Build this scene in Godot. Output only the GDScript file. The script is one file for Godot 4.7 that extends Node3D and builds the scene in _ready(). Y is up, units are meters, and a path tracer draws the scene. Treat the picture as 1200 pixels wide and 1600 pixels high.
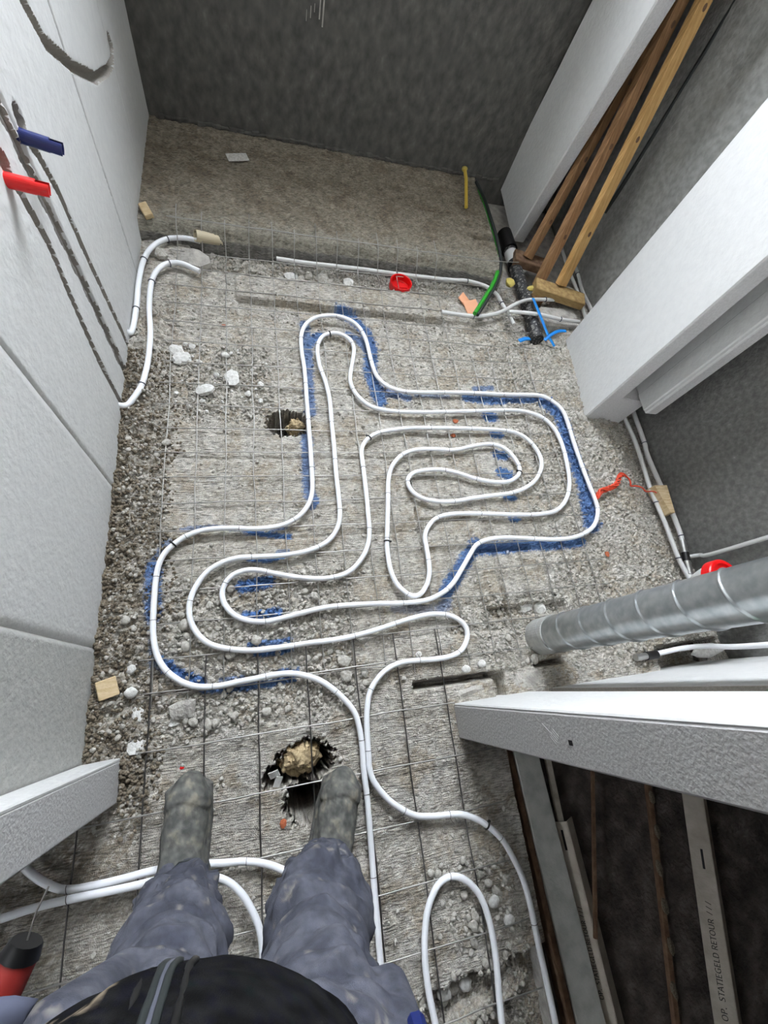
extends Node3D
# A bathroom under construction seen from above by the person standing in its doorway.
# x runs right, y up, z towards the person. Room: x -0.15..2.15, z -0.82..1.95; hall: z > 2.05.

var mats := {}
var names := {}
var strokes := []
var rng := RandomNumberGenerator.new()
var nz := FastNoiseLite.new()
var nz2 := FastNoiseLite.new()
var nz3 := FastNoiseLite.new()

# ---------------------------------------------------------------- scene
func _ready() -> void:
	rng.seed = 77
	nz.seed = 3
	nz.noise_type = FastNoiseLite.TYPE_SIMPLEX_SMOOTH
	nz.frequency = 0.6
	nz.fractal_octaves = 3
	nz2.seed = 11
	nz2.frequency = 0.6
	nz2.fractal_octaves = 2
	nz3.seed = 19
	nz3.noise_type = FastNoiseLite.TYPE_CELLULAR
	nz3.frequency = 0.075
	nz3.fractal_octaves = 1
	nz3.cellular_return_type = FastNoiseLite.RETURN_DISTANCE
	var cam := Camera3D.new()
	cam.name = "camera"
	cam.fov = 100.1822
	cam.near = 0.02
	cam.transform = Transform3D(Basis(Vector3(0.964395, 0.231805, 0.127317), Vector3(0.031822, 0.376202, -0.925991), Vector3(-0.262546, 0.897072, 0.355431)), Vector3(0.340581, 1.468640, 1.831715))
	add_child(cam)
	cam.current = true
	var env := Environment.new()
	env.background_mode = Environment.BG_SKY
	var sm := ProceduralSkyMaterial.new()
	sm.sky_top_color = Color(0.93, 0.96, 1.0)
	sm.sky_horizon_color = Color(0.97, 0.98, 1.0)
	sm.ground_bottom_color = Color(0.45, 0.44, 0.42)
	sm.ground_horizon_color = Color(0.6, 0.6, 0.58)
	sm.sky_curve = 0.3
	var sky := Sky.new()
	sky.sky_material = sm
	env.sky = sky
	env.background_energy_multiplier = 6.0
	env.tonemap_mode = Environment.TONE_MAPPER_LINEAR
	env.tonemap_exposure = 6.6
	env.sdfgi_enabled = true
	env.ssao_enabled = true
	env.ssil_enabled = true
	var we := WorldEnvironment.new()
	we.name = "world"
	we.environment = env
	add_child(we)
	make_materials()
	build_walls()
	build_floor()
	build_ledge()
	build_stores()
	build_duct()
	build_wire_mesh()
	build_pipes()
	build_fittings()
	build_person()
	build_rubble()

# ---------------------------------------------------------------- measured places (metres)
var MAIN_PIPE := PackedFloat32Array([0.5817, 2.6735, 0.5836, 2.6221, 0.5870, 2.5314, 0.5896, 2.3921, 0.5921, 2.2669, 0.5945, 2.1588, 0.5926, 2.0850, 0.5941, 2.0174, 0.5910, 1.9642, 0.5778, 1.9173, 0.5385, 1.8660, 0.4918, 1.8245, 0.4439, 1.7997, 0.3958, 1.7862, 0.3477, 1.7840, 0.2911, 1.7880, 0.2359, 1.7918, 0.1820, 1.7956, 0.1291, 1.7905, 0.0854, 1.7726, 0.0446, 1.7394, 0.0188, 1.7007, 0.0041, 1.6537, -0.0026, 1.5971, -0.0041, 1.5098, -0.0009, 1.4393, 0.0096, 1.3941, 0.0339, 1.3570, 0.0785, 1.3220, 0.1369, 1.3023, 0.2177, 1.2990, 0.3009, 1.3051, 0.3651, 1.3008, 0.4092, 1.2883, 0.4506, 1.2632, 0.4850, 1.2195, 0.5027, 1.1611, 0.5057, 1.0818, 0.5072, 0.9855, 0.5073, 0.8703, 0.5074, 0.7492, 0.5075, 0.6218, 0.5012, 0.5052, 0.5059, 0.4248, 0.5283, 0.3688, 0.5700, 0.3276, 0.6283, 0.3060, 0.6801, 0.3076, 0.7310, 0.3244, 0.7679, 0.3654, 0.7892, 0.4370, 0.7983, 0.5328, 0.8092, 0.6083, 0.8344, 0.6576, 0.8788, 0.6887, 0.9523, 0.7017, 1.1026, 0.6975, 1.2597, 0.6931, 1.4230, 0.6921, 1.5248, 0.6908, 1.6094, 0.6977, 1.6598, 0.7283, 1.6949, 0.7740, 1.7025, 0.8379, 1.6998, 0.9416, 1.7018, 1.0579, 1.7070, 1.1601, 1.7118, 1.2314, 1.7067, 1.2915, 1.6728, 1.3491, 1.6114, 1.3864, 1.5370, 1.4024, 1.4451, 1.4032, 1.3298, 1.3919, 1.2313, 1.3843, 1.1658, 1.3889, 1.1149, 1.4071, 1.0804, 1.4410, 1.0345, 1.4954, 0.9848, 1.5498, 0.9361, 1.5811, 0.8713, 1.6009, 0.7877, 1.6026, 0.6961, 1.5968, 0.6070, 1.5933, 0.5201, 1.5942, 0.4354, 1.6053, 0.3738, 1.6160, 0.3239, 1.6212, 0.2752, 1.6145, 0.2330, 1.5945, 0.2024, 1.5596, 0.1926, 1.5220, 0.2021, 1.4875, 0.2276, 1.4619, 0.2676, 1.4496, 0.3081, 1.4524, 0.3591, 1.4669, 0.4213, 1.4824, 0.4846, 1.4937, 0.5390, 1.4955, 0.5956, 1.4838, 0.6395, 1.4546, 0.6776, 1.4050, 0.6965, 1.3451, 0.7020, 1.2570, 0.7037, 1.1784, 0.7045, 1.0832, 0.7064, 0.9983, 0.7240, 0.9573, 0.7565, 0.9272, 0.8103, 0.9050, 0.9233, 0.8872, 1.0675, 0.8839, 1.2174, 0.8837, 1.3411, 0.8876, 1.4181, 0.8992, 1.4732, 0.9347, 1.5054, 0.9933, 1.5059, 1.0574, 1.4684, 1.1195, 1.4086, 1.1642, 1.3247, 1.1921, 1.2334, 1.2016, 1.1448, 1.2109, 1.0584, 1.2226, 0.9770, 1.2204, 0.9187, 1.2024, 0.8867, 1.1715, 0.8769, 1.1324, 0.8977, 1.1017, 0.9465, 1.0849, 1.0300, 1.0826, 1.0978, 1.0977, 1.1646, 1.1219, 1.2482, 1.1407, 1.3236, 1.1389, 1.3773, 1.1094, 1.3921, 1.0664, 1.3719, 1.0131, 1.3348, 0.9753, 1.2766, 0.9599, 1.1982, 0.9702, 1.1053, 0.9896, 1.0195, 0.9872, 0.9346, 0.9909, 0.8707, 1.0149, 0.8234, 1.0641, 0.7992, 1.1258, 0.7820, 1.2335, 0.7657, 1.3359, 0.7557, 1.4095, 0.7579, 1.4813, 0.7743, 1.5336, 0.8088, 1.5729, 0.8383, 1.5822, 0.8644, 1.5706, 0.8896, 1.5378, 0.9051, 1.4914, 0.9078, 1.4183, 0.9089, 1.3681, 0.9257, 1.3304, 0.9634, 1.2953, 1.0199, 1.2787, 1.1025, 1.2763, 1.2137, 1.2829, 1.3285, 1.2898, 1.4335, 1.2908, 1.5154, 1.2762, 1.5754, 1.2278, 1.6131, 1.1524, 1.6308, 1.0577, 1.6357, 0.9592, 1.6227, 0.8815, 1.5822, 0.8237, 1.5137, 0.7910, 1.4334, 0.7799, 1.2698, 0.7892, 1.1137, 0.7982, 0.9646, 0.8067, 0.8514, 0.8042, 0.7709, 0.7850, 0.7215, 0.7392, 0.6993, 0.6918, 0.6961, 0.6425, 0.7113, 0.5740, 0.7290, 0.4855, 0.7143, 0.4331, 0.6713, 0.4047, 0.6284, 0.4090, 0.5930, 0.4340, 0.5694, 0.4924, 0.5709, 0.5842, 0.5887, 0.6655, 0.5995, 0.7606, 0.5983, 0.8678, 0.5985, 0.9847, 0.5962, 1.0960, 0.5976, 1.1892, 0.5954, 1.2660, 0.5815, 1.3151, 0.5503, 1.3573, 0.5101, 1.3812, 0.4583, 1.3969, 0.3825, 1.4061, 0.2988, 1.4055, 0.2378, 1.4062, 0.1880, 1.4204, 0.1436, 1.4495, 0.1106, 1.4990, 0.0973, 1.5483, 0.1024, 1.5978, 0.1255, 1.6423, 0.1625, 1.6746, 0.2177, 1.6939, 0.2928, 1.7061, 0.3701, 1.7051, 0.4501, 1.7020, 0.5325, 1.7009, 0.6182, 1.6937, 0.7083, 1.6778, 0.8024, 1.6591, 0.8747, 1.6506, 0.9341, 1.6561, 0.9793, 1.6761, 1.0048, 1.7075, 1.0018, 1.7446, 0.9747, 1.7804, 0.9308, 1.7965, 0.8715, 1.8000, 0.8035, 1.7962, 0.7473, 1.7976, 0.6968, 1.8135, 0.6589, 1.8420, 0.6334, 1.8787, 0.6189, 1.9322, 0.6137, 1.9942, 0.6116, 2.0459, 0.6108, 2.0864, 0.6229, 2.1233, 0.6579, 2.1702, 0.7010, 2.2053, 0.7396, 2.2252, 0.7943, 2.2354, 0.8650, 2.2436, 0.9128, 2.2622, 0.9515, 2.2891, 0.9873, 2.3276, 1.0096, 2.3711, 1.0341, 2.4399, 1.0403, 2.5089, 1.0404, 2.5812, 1.0425, 2.6779, 1.0444, 2.7567, 1.0445, 2.7945])
var HALL_ARCH := PackedFloat32Array([0.7104, 2.7048, 0.7117, 2.6693, 0.7054, 2.6061, 0.7057, 2.5421, 0.7156, 2.4844, 0.7357, 2.4334, 0.7715, 2.3938, 0.8085, 2.3839, 0.8441, 2.3943, 0.8775, 2.4250, 0.8977, 2.4688, 0.9057, 2.5275, 0.9045, 2.5890, 0.8952, 2.6657, 0.8904, 2.7150, 0.8852, 2.7505])
var HALL_A := PackedFloat32Array([-0.2772, 2.1080, -0.2377, 2.1564, -0.1912, 2.1922, -0.1522, 2.2092, -0.0911, 2.2133, -0.0329, 2.2128, 0.0429, 2.2103, 0.1251, 2.2164, 0.2072, 2.2290, 0.2580, 2.2365, 0.3144, 2.2549, 0.3709, 2.2874, 0.4185, 2.3332, 0.4479, 2.3908])
var HALL_B := PackedFloat32Array([-0.3463, 2.2338, -0.2753, 2.2315, -0.2120, 2.2257, -0.1442, 2.2248, -0.0601, 2.2270, -0.0021, 2.2280, 0.0692, 2.2276, 0.1432, 2.2351, 0.2089, 2.2620, 0.2473, 2.2977, 0.2730, 2.3395, 0.2891, 2.3787, 0.2944, 2.4110, 0.2950, 2.4500])
var WALL_PIPE_1 := PackedFloat32Array([-0.1439, 0.4873, -0.1329, 0.3627, -0.1337, 0.2184, -0.1233, 0.0894, -0.0919, 0.0039, -0.0396, -0.0492, 0.0314, -0.0671, 0.0892, -0.0580])
var WALL_PIPE_2 := PackedFloat32Array([-0.1355, 0.8211, -0.1097, 0.7814, -0.0886, 0.7238, -0.0759, 0.6201, -0.0756, 0.4804, -0.0880, 0.3504, -0.0870, 0.2115, -0.0650, 0.1354, -0.0254, 0.0953, 0.0243, 0.0908, 0.0936, 0.1249])
var BACK_1 := PackedFloat32Array([0.4186, -0.0281, 0.5593, -0.0228, 0.8064, -0.0253, 1.0017, -0.0216, 1.2786, -0.0241, 1.3888, -0.0316, 1.4944, -0.0059, 1.5430, 0.0419, 1.5579, 0.1027, 1.5780, 0.1707, 1.5927, 0.2424])
var BACK_2 := PackedFloat32Array([1.1860, 0.2297, 1.2188, 0.2340, 1.3547, 0.2387, 1.4509, 0.2191, 1.5319, 0.1840, 1.6125, 0.1305, 1.7003, 0.0880, 1.8156, 0.0684, 1.9831, 0.0511])
var BACK_3 := PackedFloat32Array([1.5576, 0.1894, 1.6254, 0.1856, 1.7312, 0.1862, 1.8651, 0.2059, 1.9793, 0.2109])
var BACK_4 := PackedFloat32Array([2.0786, -0.3897, 2.0719, -0.3140, 2.0680, -0.1690, 2.0691, -0.0696, 2.0572, 0.1133, 2.0649, 0.3019])
var BACK_5 := PackedFloat32Array([2.1238, -0.2704, 2.1222, -0.1876, 2.1055, -0.0502, 2.1152, 0.0687, 2.1248, 0.2518])
var RIGHT_A := PackedFloat32Array([2.0611, 0.6348, 2.0597, 0.8073, 2.0665, 0.9596, 2.0504, 1.1740, 2.0518, 1.2547, 2.0573, 1.3640, 2.0571, 1.5185, 2.0753, 1.6273, 2.0764, 1.7093])
var RIGHT_B := PackedFloat32Array([2.1237, 0.6187, 2.1218, 0.7894, 2.1154, 0.9437, 2.1043, 1.0143, 2.1122, 1.1934, 2.1165, 1.3058, 2.1142, 1.4197, 2.1039, 1.4640, 2.0939, 1.5219, 2.0776, 1.6061, 2.0550, 1.7082])
var CABLE := PackedFloat32Array([1.5558, -0.7286, 1.5723, -0.6504, 1.5832, -0.5507, 1.5873, -0.4261, 1.5900, -0.3154, 1.5835, -0.1872, 1.5740, -0.1099, 1.5417, -0.0173, 1.4940, 0.0657, 1.4639, 0.1090, 1.4079, 0.1888, 1.3649, 0.2480])
var BLACK_TIES := [Vector2(0.051, 1.351), Vector2(0.632, 0.405), Vector2(0.752, 0.942), Vector2(0.760, 1.375), Vector2(1.384, 1.097), Vector2(0.952, 2.289)]
# strokes of blue marking paint on the slab: places, half width, cover
var PAINT := [
	[[0.526, 0.338, 0.530, 0.464, 0.522, 0.667, 0.521, 0.809], 0.0244, 0.80],
	[[0.498, 0.920, 0.495, 1.014, 0.491, 1.110, 0.494, 1.176], 0.0243, 0.80],
	[[0.517, 1.190, 0.501, 1.220], 0.0136, 0.90],
	[[0.535, 0.463, 0.566, 0.418, 0.596, 0.386], 0.0191, 0.90],
	[[0.700, 0.250, 0.752, 0.271, 0.798, 0.347, 0.815, 0.457, 0.794, 0.583, 0.803, 0.651, 0.822, 0.734], 0.0332, 0.95],
	[[0.718, 0.377, 0.761, 0.414, 0.800, 0.483], 0.0205, 0.80],
	[[0.844, 0.689, 0.915, 0.706, 0.951, 0.718], 0.0200, 0.80],
	[[0.989, 0.702, 1.142, 0.702], 0.0121, 0.50],
	[[1.229, 0.705, 1.347, 0.714, 1.467, 0.701, 1.628, 0.698], 0.0241, 0.95],
	[[1.286, 0.652, 1.375, 0.640], 0.0152, 0.70],
	[[1.625, 0.709, 1.669, 0.751, 1.696, 0.822, 1.693, 0.941, 1.700, 1.055, 1.701, 1.171, 1.686, 1.281, 1.676, 1.346], 0.0392, 0.95],
	[[1.598, 1.412, 1.487, 1.417, 1.368, 1.413, 1.221, 1.419, 1.142, 1.419], 0.0270, 0.95],
	[[1.119, 1.402, 1.075, 1.452, 1.014, 1.517, 0.962, 1.574], 0.0313, 0.95],
	[[0.967, 1.598, 0.936, 1.630], 0.0201, 0.60],
	[[0.764, 1.614, 0.862, 1.630, 0.961, 1.627], 0.0188, 0.35],
	[[1.317, 0.799, 1.342, 0.801], 0.0299, 1.00],
	[[1.319, 0.896, 1.357, 0.899], 0.0183, 1.00],
	[[1.314, 0.997, 1.350, 1.003], 0.0251, 1.00],
	[[1.314, 1.085, 1.344, 1.097], 0.0283, 1.00],
	[[1.306, 1.199, 1.341, 1.205], 0.0172, 1.00],
	[[1.307, 1.300, 1.335, 1.303], 0.0135, 1.00],
	[[0.064, 1.290, 0.154, 1.285, 0.258, 1.295], 0.0102, 0.60],
	[[0.021, 1.333, -0.001, 1.369, -0.014, 1.401], 0.0177, 0.60],
	[[-0.015, 1.411, -0.015, 1.484, -0.006, 1.564], 0.0258, 0.85],
	[[-0.011, 1.583, -0.003, 1.715], 0.0103, 0.50],
	[[0.268, 1.307, 0.343, 1.322, 0.412, 1.333], 0.0110, 1.00],
	[[0.354, 1.304, 0.401, 1.296], 0.0088, 0.70],
	[[0.277, 1.406, 0.340, 1.413, 0.398, 1.398], 0.0107, 0.95],
	[[0.371, 1.385, 0.406, 1.382], 0.0074, 0.60],
	[[0.252, 1.499, 0.296, 1.494, 0.338, 1.486], 0.0231, 1.00],
	[[0.263, 1.594, 0.314, 1.596, 0.361, 1.590], 0.0159, 1.00],
	[[0.277, 1.685, 0.351, 1.687, 0.395, 1.686], 0.0100, 0.90],
	[[0.292, 1.716, 0.350, 1.716, 0.400, 1.710], 0.0100, 1.00],
	[[0.021, 1.709, 0.050, 1.736, 0.090, 1.762, 0.129, 1.778], 0.0192, 1.00],
	[[0.144, 1.801, 0.234, 1.809, 0.328, 1.807, 0.402, 1.801], 0.0114, 0.95],
	[[0.188, 1.778, 0.253, 1.779], 0.0074, 0.70],
	[[0.358, 1.777, 0.417, 1.775], 0.0090, 0.80],
]
# channels in the left wall: places along z and y, half width, depth, scalloped
var CHASES := [
	[[Vector2(0.625, 0.75), Vector2(0.60, 0.70), Vector2(0.575, 0.60), Vector2(0.57, 0.4), Vector2(0.545, 0.1), Vector2(0.54, -0.1)], 0.009, 0.03, 0.0],
	[[Vector2(0.69, 1.0), Vector2(0.675, 0.7), Vector2(0.668, 0.4), Vector2(0.668, -0.1)], 0.0175, 0.03, 1.0],
	[[Vector2(0.775, 0.78), Vector2(0.755, 0.6), Vector2(0.785, 0.43), Vector2(0.808, 0.25), Vector2(0.812, -0.1)], 0.0095, 0.03, 0.0],
	[[Vector2(0.390, 1.000), Vector2(0.332, 0.855), Vector2(0.282, 0.767), Vector2(0.118, 0.649), Vector2(-0.081, 0.537), Vector2(-0.256, 0.481), Vector2(-0.367, 0.460), Vector2(-0.414, 0.481)], 0.0125, 0.03, 0.0],
]
var WIN := [Vector2(0.12, 1.7), Vector2(1.62, 4.0)]
var ORANGE := [[1.724, 1.228, 0.030], [1.754, 1.201, 0.035], [1.802, 1.188, 0.032], [1.849, 1.168, 0.035], [1.887, 1.123, 0.040], [1.915, 1.128, 0.030], [1.940, 1.165, 0.025], [1.981, 1.189, 0.028], [2.044, 1.219, 0.040]]
var SINGLES := [
	[0.015, 0.539, 0.0612, "pale_stone", true, "rubble_stone", "upper one of two white shards right of the inner water pipe", "stone", 0.60, 0.20],
	[0.040, 0.578, 0.0866, "pale_stone", true, "rubble_stone", "larger lower white shard right of the inner water pipe", "stone", 0.50, 0.60],
	[0.127, 0.726, 0.0811, "pale_stone", true, "rubble_stone", "large pale stone at the foot of the chip scatter on the left", "stone", 0.70, 0.90],
	[0.220, 0.659, 0.0901, "pale_stone", true, "rubble_stone", "long pale splinter in the chip scatter on the left", "stone", 0.40, 2.40],
	[0.064, 0.022, 0.1798, "cast_concrete", true, "concrete_chunk", "big broken concrete chunk under the beige tube stub", "concrete", 0.80, 0.40],
	[-0.062, 0.024, 0.0725, "stone", true, "concrete_chunk", "broken concrete lump between the two left water pipes at the ledge", "concrete", 0.80, 1.20],
	[0.482, 0.045, 0.0915, "pale_stone", true, "plaster_piece", "white plaster lump in the trench left of the red cap", "plaster", 0.80, 0.20],
	[0.628, 0.039, 0.0887, "stone", true, "rubble_stone", "dark pointed stone in the trench", "stone", 0.90, 0.50],
	[0.754, 0.041, 0.0706, "pale_stone", true, "plaster_piece", "small white plaster shard in the trench near the red cap", "plaster", 1.20, 0.90],
	[-0.050, 1.784, 0.0369, "pale_stone", false, "rubble_stone", "round pale pebble right of the square wood chip", "stone", 0.90, 0.30],
	[-0.057, 1.721, 0.0299, "pale_stone", false, "rubble_stone", "pale pebble above the square wood chip", "stone", 0.80, 0.30],
	[-0.030, 1.843, 0.0439, "pale_stone", true, "plaster_piece", "white flat splinter below the square wood chip", "plaster", 0.30, 2.30],
	[0.087, 1.849, 0.0841, "cast_concrete", true, "concrete_chunk", "large flat concrete chunk below the lowest left pipe bend", "concrete", 0.60, 0.80],
	[0.065, 1.876, 0.0376, "pale_stone", true, "plaster_piece", "white flake beside the large flat concrete chunk", "plaster", 0.30, 0.30],
	[-0.026, 1.924, 0.0574, "pale_stone", true, "plaster_piece", "curved white plaster flake left of the boots", "plaster", 0.30, 0.70],
	[0.565, 1.769, 0.0556, "stone", true, "rubble_stone", "dark grey stone above the pipe fork", "stone", 0.80, 0.30],
	[0.570, 1.809, 0.0551, "stone", true, "rubble_stone", "broken stone just above the pipe fork", "stone", 0.70, 1.30],
	[0.819, 1.778, 0.0277, "pale_stone", true, "rubble_stone", "tiny white stone on the pipe loop right of the fork", "stone", 0.90, 0.30],
	[0.981, 1.845, 0.0340, "pale_stone", false, "rubble_stone", "left one of two white pebbles left of the duct foot", "stone", 0.90, 0.30],
	[1.042, 1.835, 0.0347, "pale_stone", false, "rubble_stone", "right one of two white pebbles left of the duct foot", "stone", 0.90, 0.30],
	[1.293, 1.655, 0.0600, "pale_stone", true, "rubble_stone", "flat triangular white stone above the duct foot", "stone", 0.50, 0.30],
	[1.347, 1.662, 0.0609, "pale_stone", true, "rubble_stone", "upright white stone chip above the duct foot", "stone", 0.70, 1.90],
	[1.255, 1.843, 0.0399, "stone", false, "rubble_stone", "round stone against the duct foot", "stone", 0.90, 1.90],
	[1.153, 0.831, 0.0305, "brick_red", true, "brick_crumb", "orange brick crumb between the upper right pipes", "crumb", 0.70, 0.20],
	[1.126, 0.906, 0.0298, "brick_red", true, "brick_crumb", "orange crumb under the second pipe from the top right", "crumb", 0.70, 1.20],
	[1.704, 1.477, 0.0315, "brick_red", true, "brick_crumb", "orange crumb on the coarse concrete right of the pipe loops", "crumb", 0.50, 1.20],
	[0.190, 0.392, 0.0195, "brick_red", true, "brick_crumb", "tiny orange crumb near the left water pipes", "crumb", 0.60, 0.20],
	[0.355, 2.177, 0.0252, "brick_red", true, "brick_crumb", "red brick crumb below the hole between the boots", "crumb", 0.60, 0.20],
	[0.088, 1.996, 0.0129, "red_plastic", true, "plastic_crumb", "tiny bright red crumb at the toe of the left boot", "crumb", 0.60, 0.20],
	[1.800, 0.802, 0.0609, "stone", true, "rubble_stone", "pale angular stone left of the small white block", "stone", 0.60, 0.20],
	[0.762, 2.650, 0.0437, "pale_stone", false, "rubble_stone", "biggest round pebble under the hall pipe arch", "stone", 0.90, 0.20],
	[0.827, 2.649, 0.0407, "pale_stone", false, "rubble_stone", "round pebble inside the hall pipe arch at the slab edge", "stone", 0.90, 0.20],
	[0.936, 2.477, 0.0377, "pale_stone", false, "rubble_stone", "round pale pebble touching the top right of the hall pipe arch", "stone", 0.90, 0.20],
	[0.975, 2.528, 0.0377, "pale_stone", false, "rubble_stone", "round pale pebble right of the hall pipe arch", "stone", 0.90, 0.20],
]

# ---------------------------------------------------------------- helpers
func numbered(called: String) -> String:
	var n: int = names.get(called, 0)
	names[called] = n + 1
	return called if n == 0 else "%s_%03d" % [called, n]

func tag(o: Node3D, label: String, category: String, group := "") -> Node3D:
	o.set_meta("label", label)
	o.set_meta("category", category)
	if group:
		o.set_meta("group", group)
	return o

func thing(called: String, label: String, category: String, at := Vector3.ZERO, group := "") -> Node3D:
	var o := Node3D.new()
	o.name = numbered(called)
	add_child(o)
	o.position = at
	tag(o, label, category, group)
	return o

func one(called: String, mesh: Mesh, m: Material, label: String, category: String, group := "", at := Vector3.ZERO) -> MeshInstance3D:
	var o := MeshInstance3D.new()
	o.name = numbered(called)
	o.mesh = mesh
	o.material_override = m
	add_child(o)
	o.position = at
	tag(o, label, category, group)
	return o

func part(parent: Node3D, called: String, mesh: Mesh, m: Material, at := Vector3.ZERO, basis := Basis()) -> MeshInstance3D:
	var o := MeshInstance3D.new()
	o.name = called
	o.mesh = mesh
	o.material_override = m
	parent.add_child(o, true)
	o.transform = Transform3D(basis, at)
	return o

func struct(called: String, mesh: Mesh, m: Material, at := Vector3.ZERO) -> MeshInstance3D:
	var o := MeshInstance3D.new()
	o.name = numbered(called)
	o.mesh = mesh
	o.material_override = m
	add_child(o)
	o.position = at
	o.set_meta("kind", "structure")
	return o

func struct_node(called: String) -> Node3D:
	var o := Node3D.new()
	o.name = numbered(called)
	add_child(o)
	o.set_meta("kind", "structure")
	return o

func tri_out(st: SurfaceTool, a: Vector3, b: Vector3, c: Vector3, ctr: Vector3) -> void:
	if (b - a).cross(c - a).dot((a + b + c) / 3.0 - ctr) > 0.0:
		st.add_vertex(a); st.add_vertex(c); st.add_vertex(b)
	else:
		st.add_vertex(a); st.add_vertex(b); st.add_vertex(c)

func quad_out(st: SurfaceTool, a: Vector3, b: Vector3, c: Vector3, d: Vector3, ctr: Vector3) -> void:
	tri_out(st, a, b, c, ctr)
	tri_out(st, a, c, d, ctr)

# chamfered box, centred on at
func add_box(st: SurfaceTool, size: Vector3, at := Vector3.ZERO, c := 0.003, basis := Basis()) -> void:
	var h := size / 2.0
	c = minf(c, minf(h.x, minf(h.y, h.z)) * 0.9)
	var P := {}
	for sx in [-1, 1]:
		for sy in [-1, 1]:
			for sz in [-1, 1]:
				var s := Vector3(sx, sy, sz)
				for ax in 3:
					var v := h - Vector3(c, c, c)
					v[ax] = h[ax]
					P[[sx, sy, sz, ax]] = at + basis * (v * s)
	for ax in 3:
		var u := (ax + 1) % 3
		var w := (ax + 2) % 3
		for s in [-1, 1]:
			var k := []
			for q in [[-1, -1], [1, -1], [1, 1], [-1, 1]]:
				var key := [0, 0, 0, ax]
				key[ax] = s; key[u] = q[0]; key[w] = q[1]
				k.append(P[key])
			quad_out(st, k[0], k[1], k[2], k[3], at)
		for su in [-1, 1]:
			for sw in [-1, 1]:
				var e := []
				for q in [[-1, u], [1, u], [1, w], [-1, w]]:
					var key2 := [0, 0, 0, q[1]]
					key2[ax] = q[0]; key2[u] = su; key2[w] = sw
					e.append(P[key2])
				quad_out(st, e[0], e[1], e[2], e[3], at)
	for sx in [-1, 1]:
		for sy in [-1, 1]:
			for sz in [-1, 1]:
				tri_out(st, P[[sx, sy, sz, 0]], P[[sx, sy, sz, 1]], P[[sx, sy, sz, 2]], at)

func begin() -> SurfaceTool:
	var st := SurfaceTool.new()
	st.begin(Mesh.PRIMITIVE_TRIANGLES)
	st.set_smooth_group(-1)
	return st

func done(st: SurfaceTool) -> ArrayMesh:
	st.generate_normals()
	return st.commit()

func box(size: Vector3, c := 0.003) -> ArrayMesh:
	var st := begin()
	add_box(st, size, Vector3.ZERO, c)
	return done(st)

func span(lo: Vector3, hi: Vector3, c := 0.003) -> ArrayMesh:
	var st := begin()
	add_box(st, hi - lo, (lo + hi) / 2.0, c)
	return done(st)

func grid_mesh(v: PackedVector3Array, n: PackedVector3Array, col: PackedColorArray, idx: PackedInt32Array) -> ArrayMesh:
	var a := []
	a.resize(Mesh.ARRAY_MAX)
	a[Mesh.ARRAY_VERTEX] = v
	a[Mesh.ARRAY_NORMAL] = n
	if col.size():
		a[Mesh.ARRAY_COLOR] = col
	a[Mesh.ARRAY_INDEX] = idx
	var m := ArrayMesh.new()
	m.add_surface_from_arrays(Mesh.PRIMITIVE_TRIANGLES, a)
	return m

# Catmull-Rom through the points, resampled about every step metres
func smooth(p: Array, step := 0.012) -> PackedVector3Array:
	var out := PackedVector3Array()
	for i in p.size() - 1:
		var p0: Vector3 = p[maxi(i - 1, 0)]
		var p1: Vector3 = p[i]
		var p2: Vector3 = p[i + 1]
		var p3: Vector3 = p[mini(i + 2, p.size() - 1)]
		var n := maxi(1, int(p1.distance_to(p2) / step))
		for k in n:
			out.append(p1.cubic_interpolate(p2, p0, p3, float(k) / n))
	out.append(p[p.size() - 1])
	return out

func tube(p: PackedVector3Array, r: float, seg := 10, r2 := -1.0, flat := 1.0) -> ArrayMesh:
	var v := PackedVector3Array()
	var nn := PackedVector3Array()
	var idx := PackedInt32Array()
	var t0 := (p[1] - p[0]).normalized()
	var N := t0.cross(Vector3.UP if absf(t0.y) < 0.9 else Vector3.RIGHT).normalized()
	var m := p.size()
	for i in m:
		var t := (p[mini(i + 1, m - 1)] - p[maxi(i - 1, 0)]).normalized()
		N = (N - t * N.dot(t)).normalized()
		var B := t.cross(N)
		var rr := r if r2 < 0.0 else lerpf(r, r2, float(i) / (m - 1))
		for k in seg:
			var th := TAU * k / seg
			var d := N * cos(th) + B * sin(th) * flat
			v.append(p[i] + d * rr)
			nn.append((N * cos(th) * flat + B * sin(th)).normalized())
	for i in m - 1:
		for k in seg:
			var a := i * seg + k
			var b := i * seg + (k + 1) % seg
			idx.append_array([a, a + seg, b, b, a + seg, b + seg])
	for e in [0, m - 1]:
		var at := v.size()
		var dir := (p[0] - p[1]).normalized() if e == 0 else (p[m - 1] - p[m - 2]).normalized()
		v.append(p[e]); nn.append(dir)
		for k in seg:
			v.append(v[e * seg + k]); nn.append(dir)
		for k in seg:
			if e == 0:
				idx.append_array([at, at + 1 + k, at + 1 + (k + 1) % seg])
			else:
				idx.append_array([at, at + 1 + (k + 1) % seg, at + 1 + k])
	return grid_mesh(v, nn, PackedColorArray(), idx)

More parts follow.
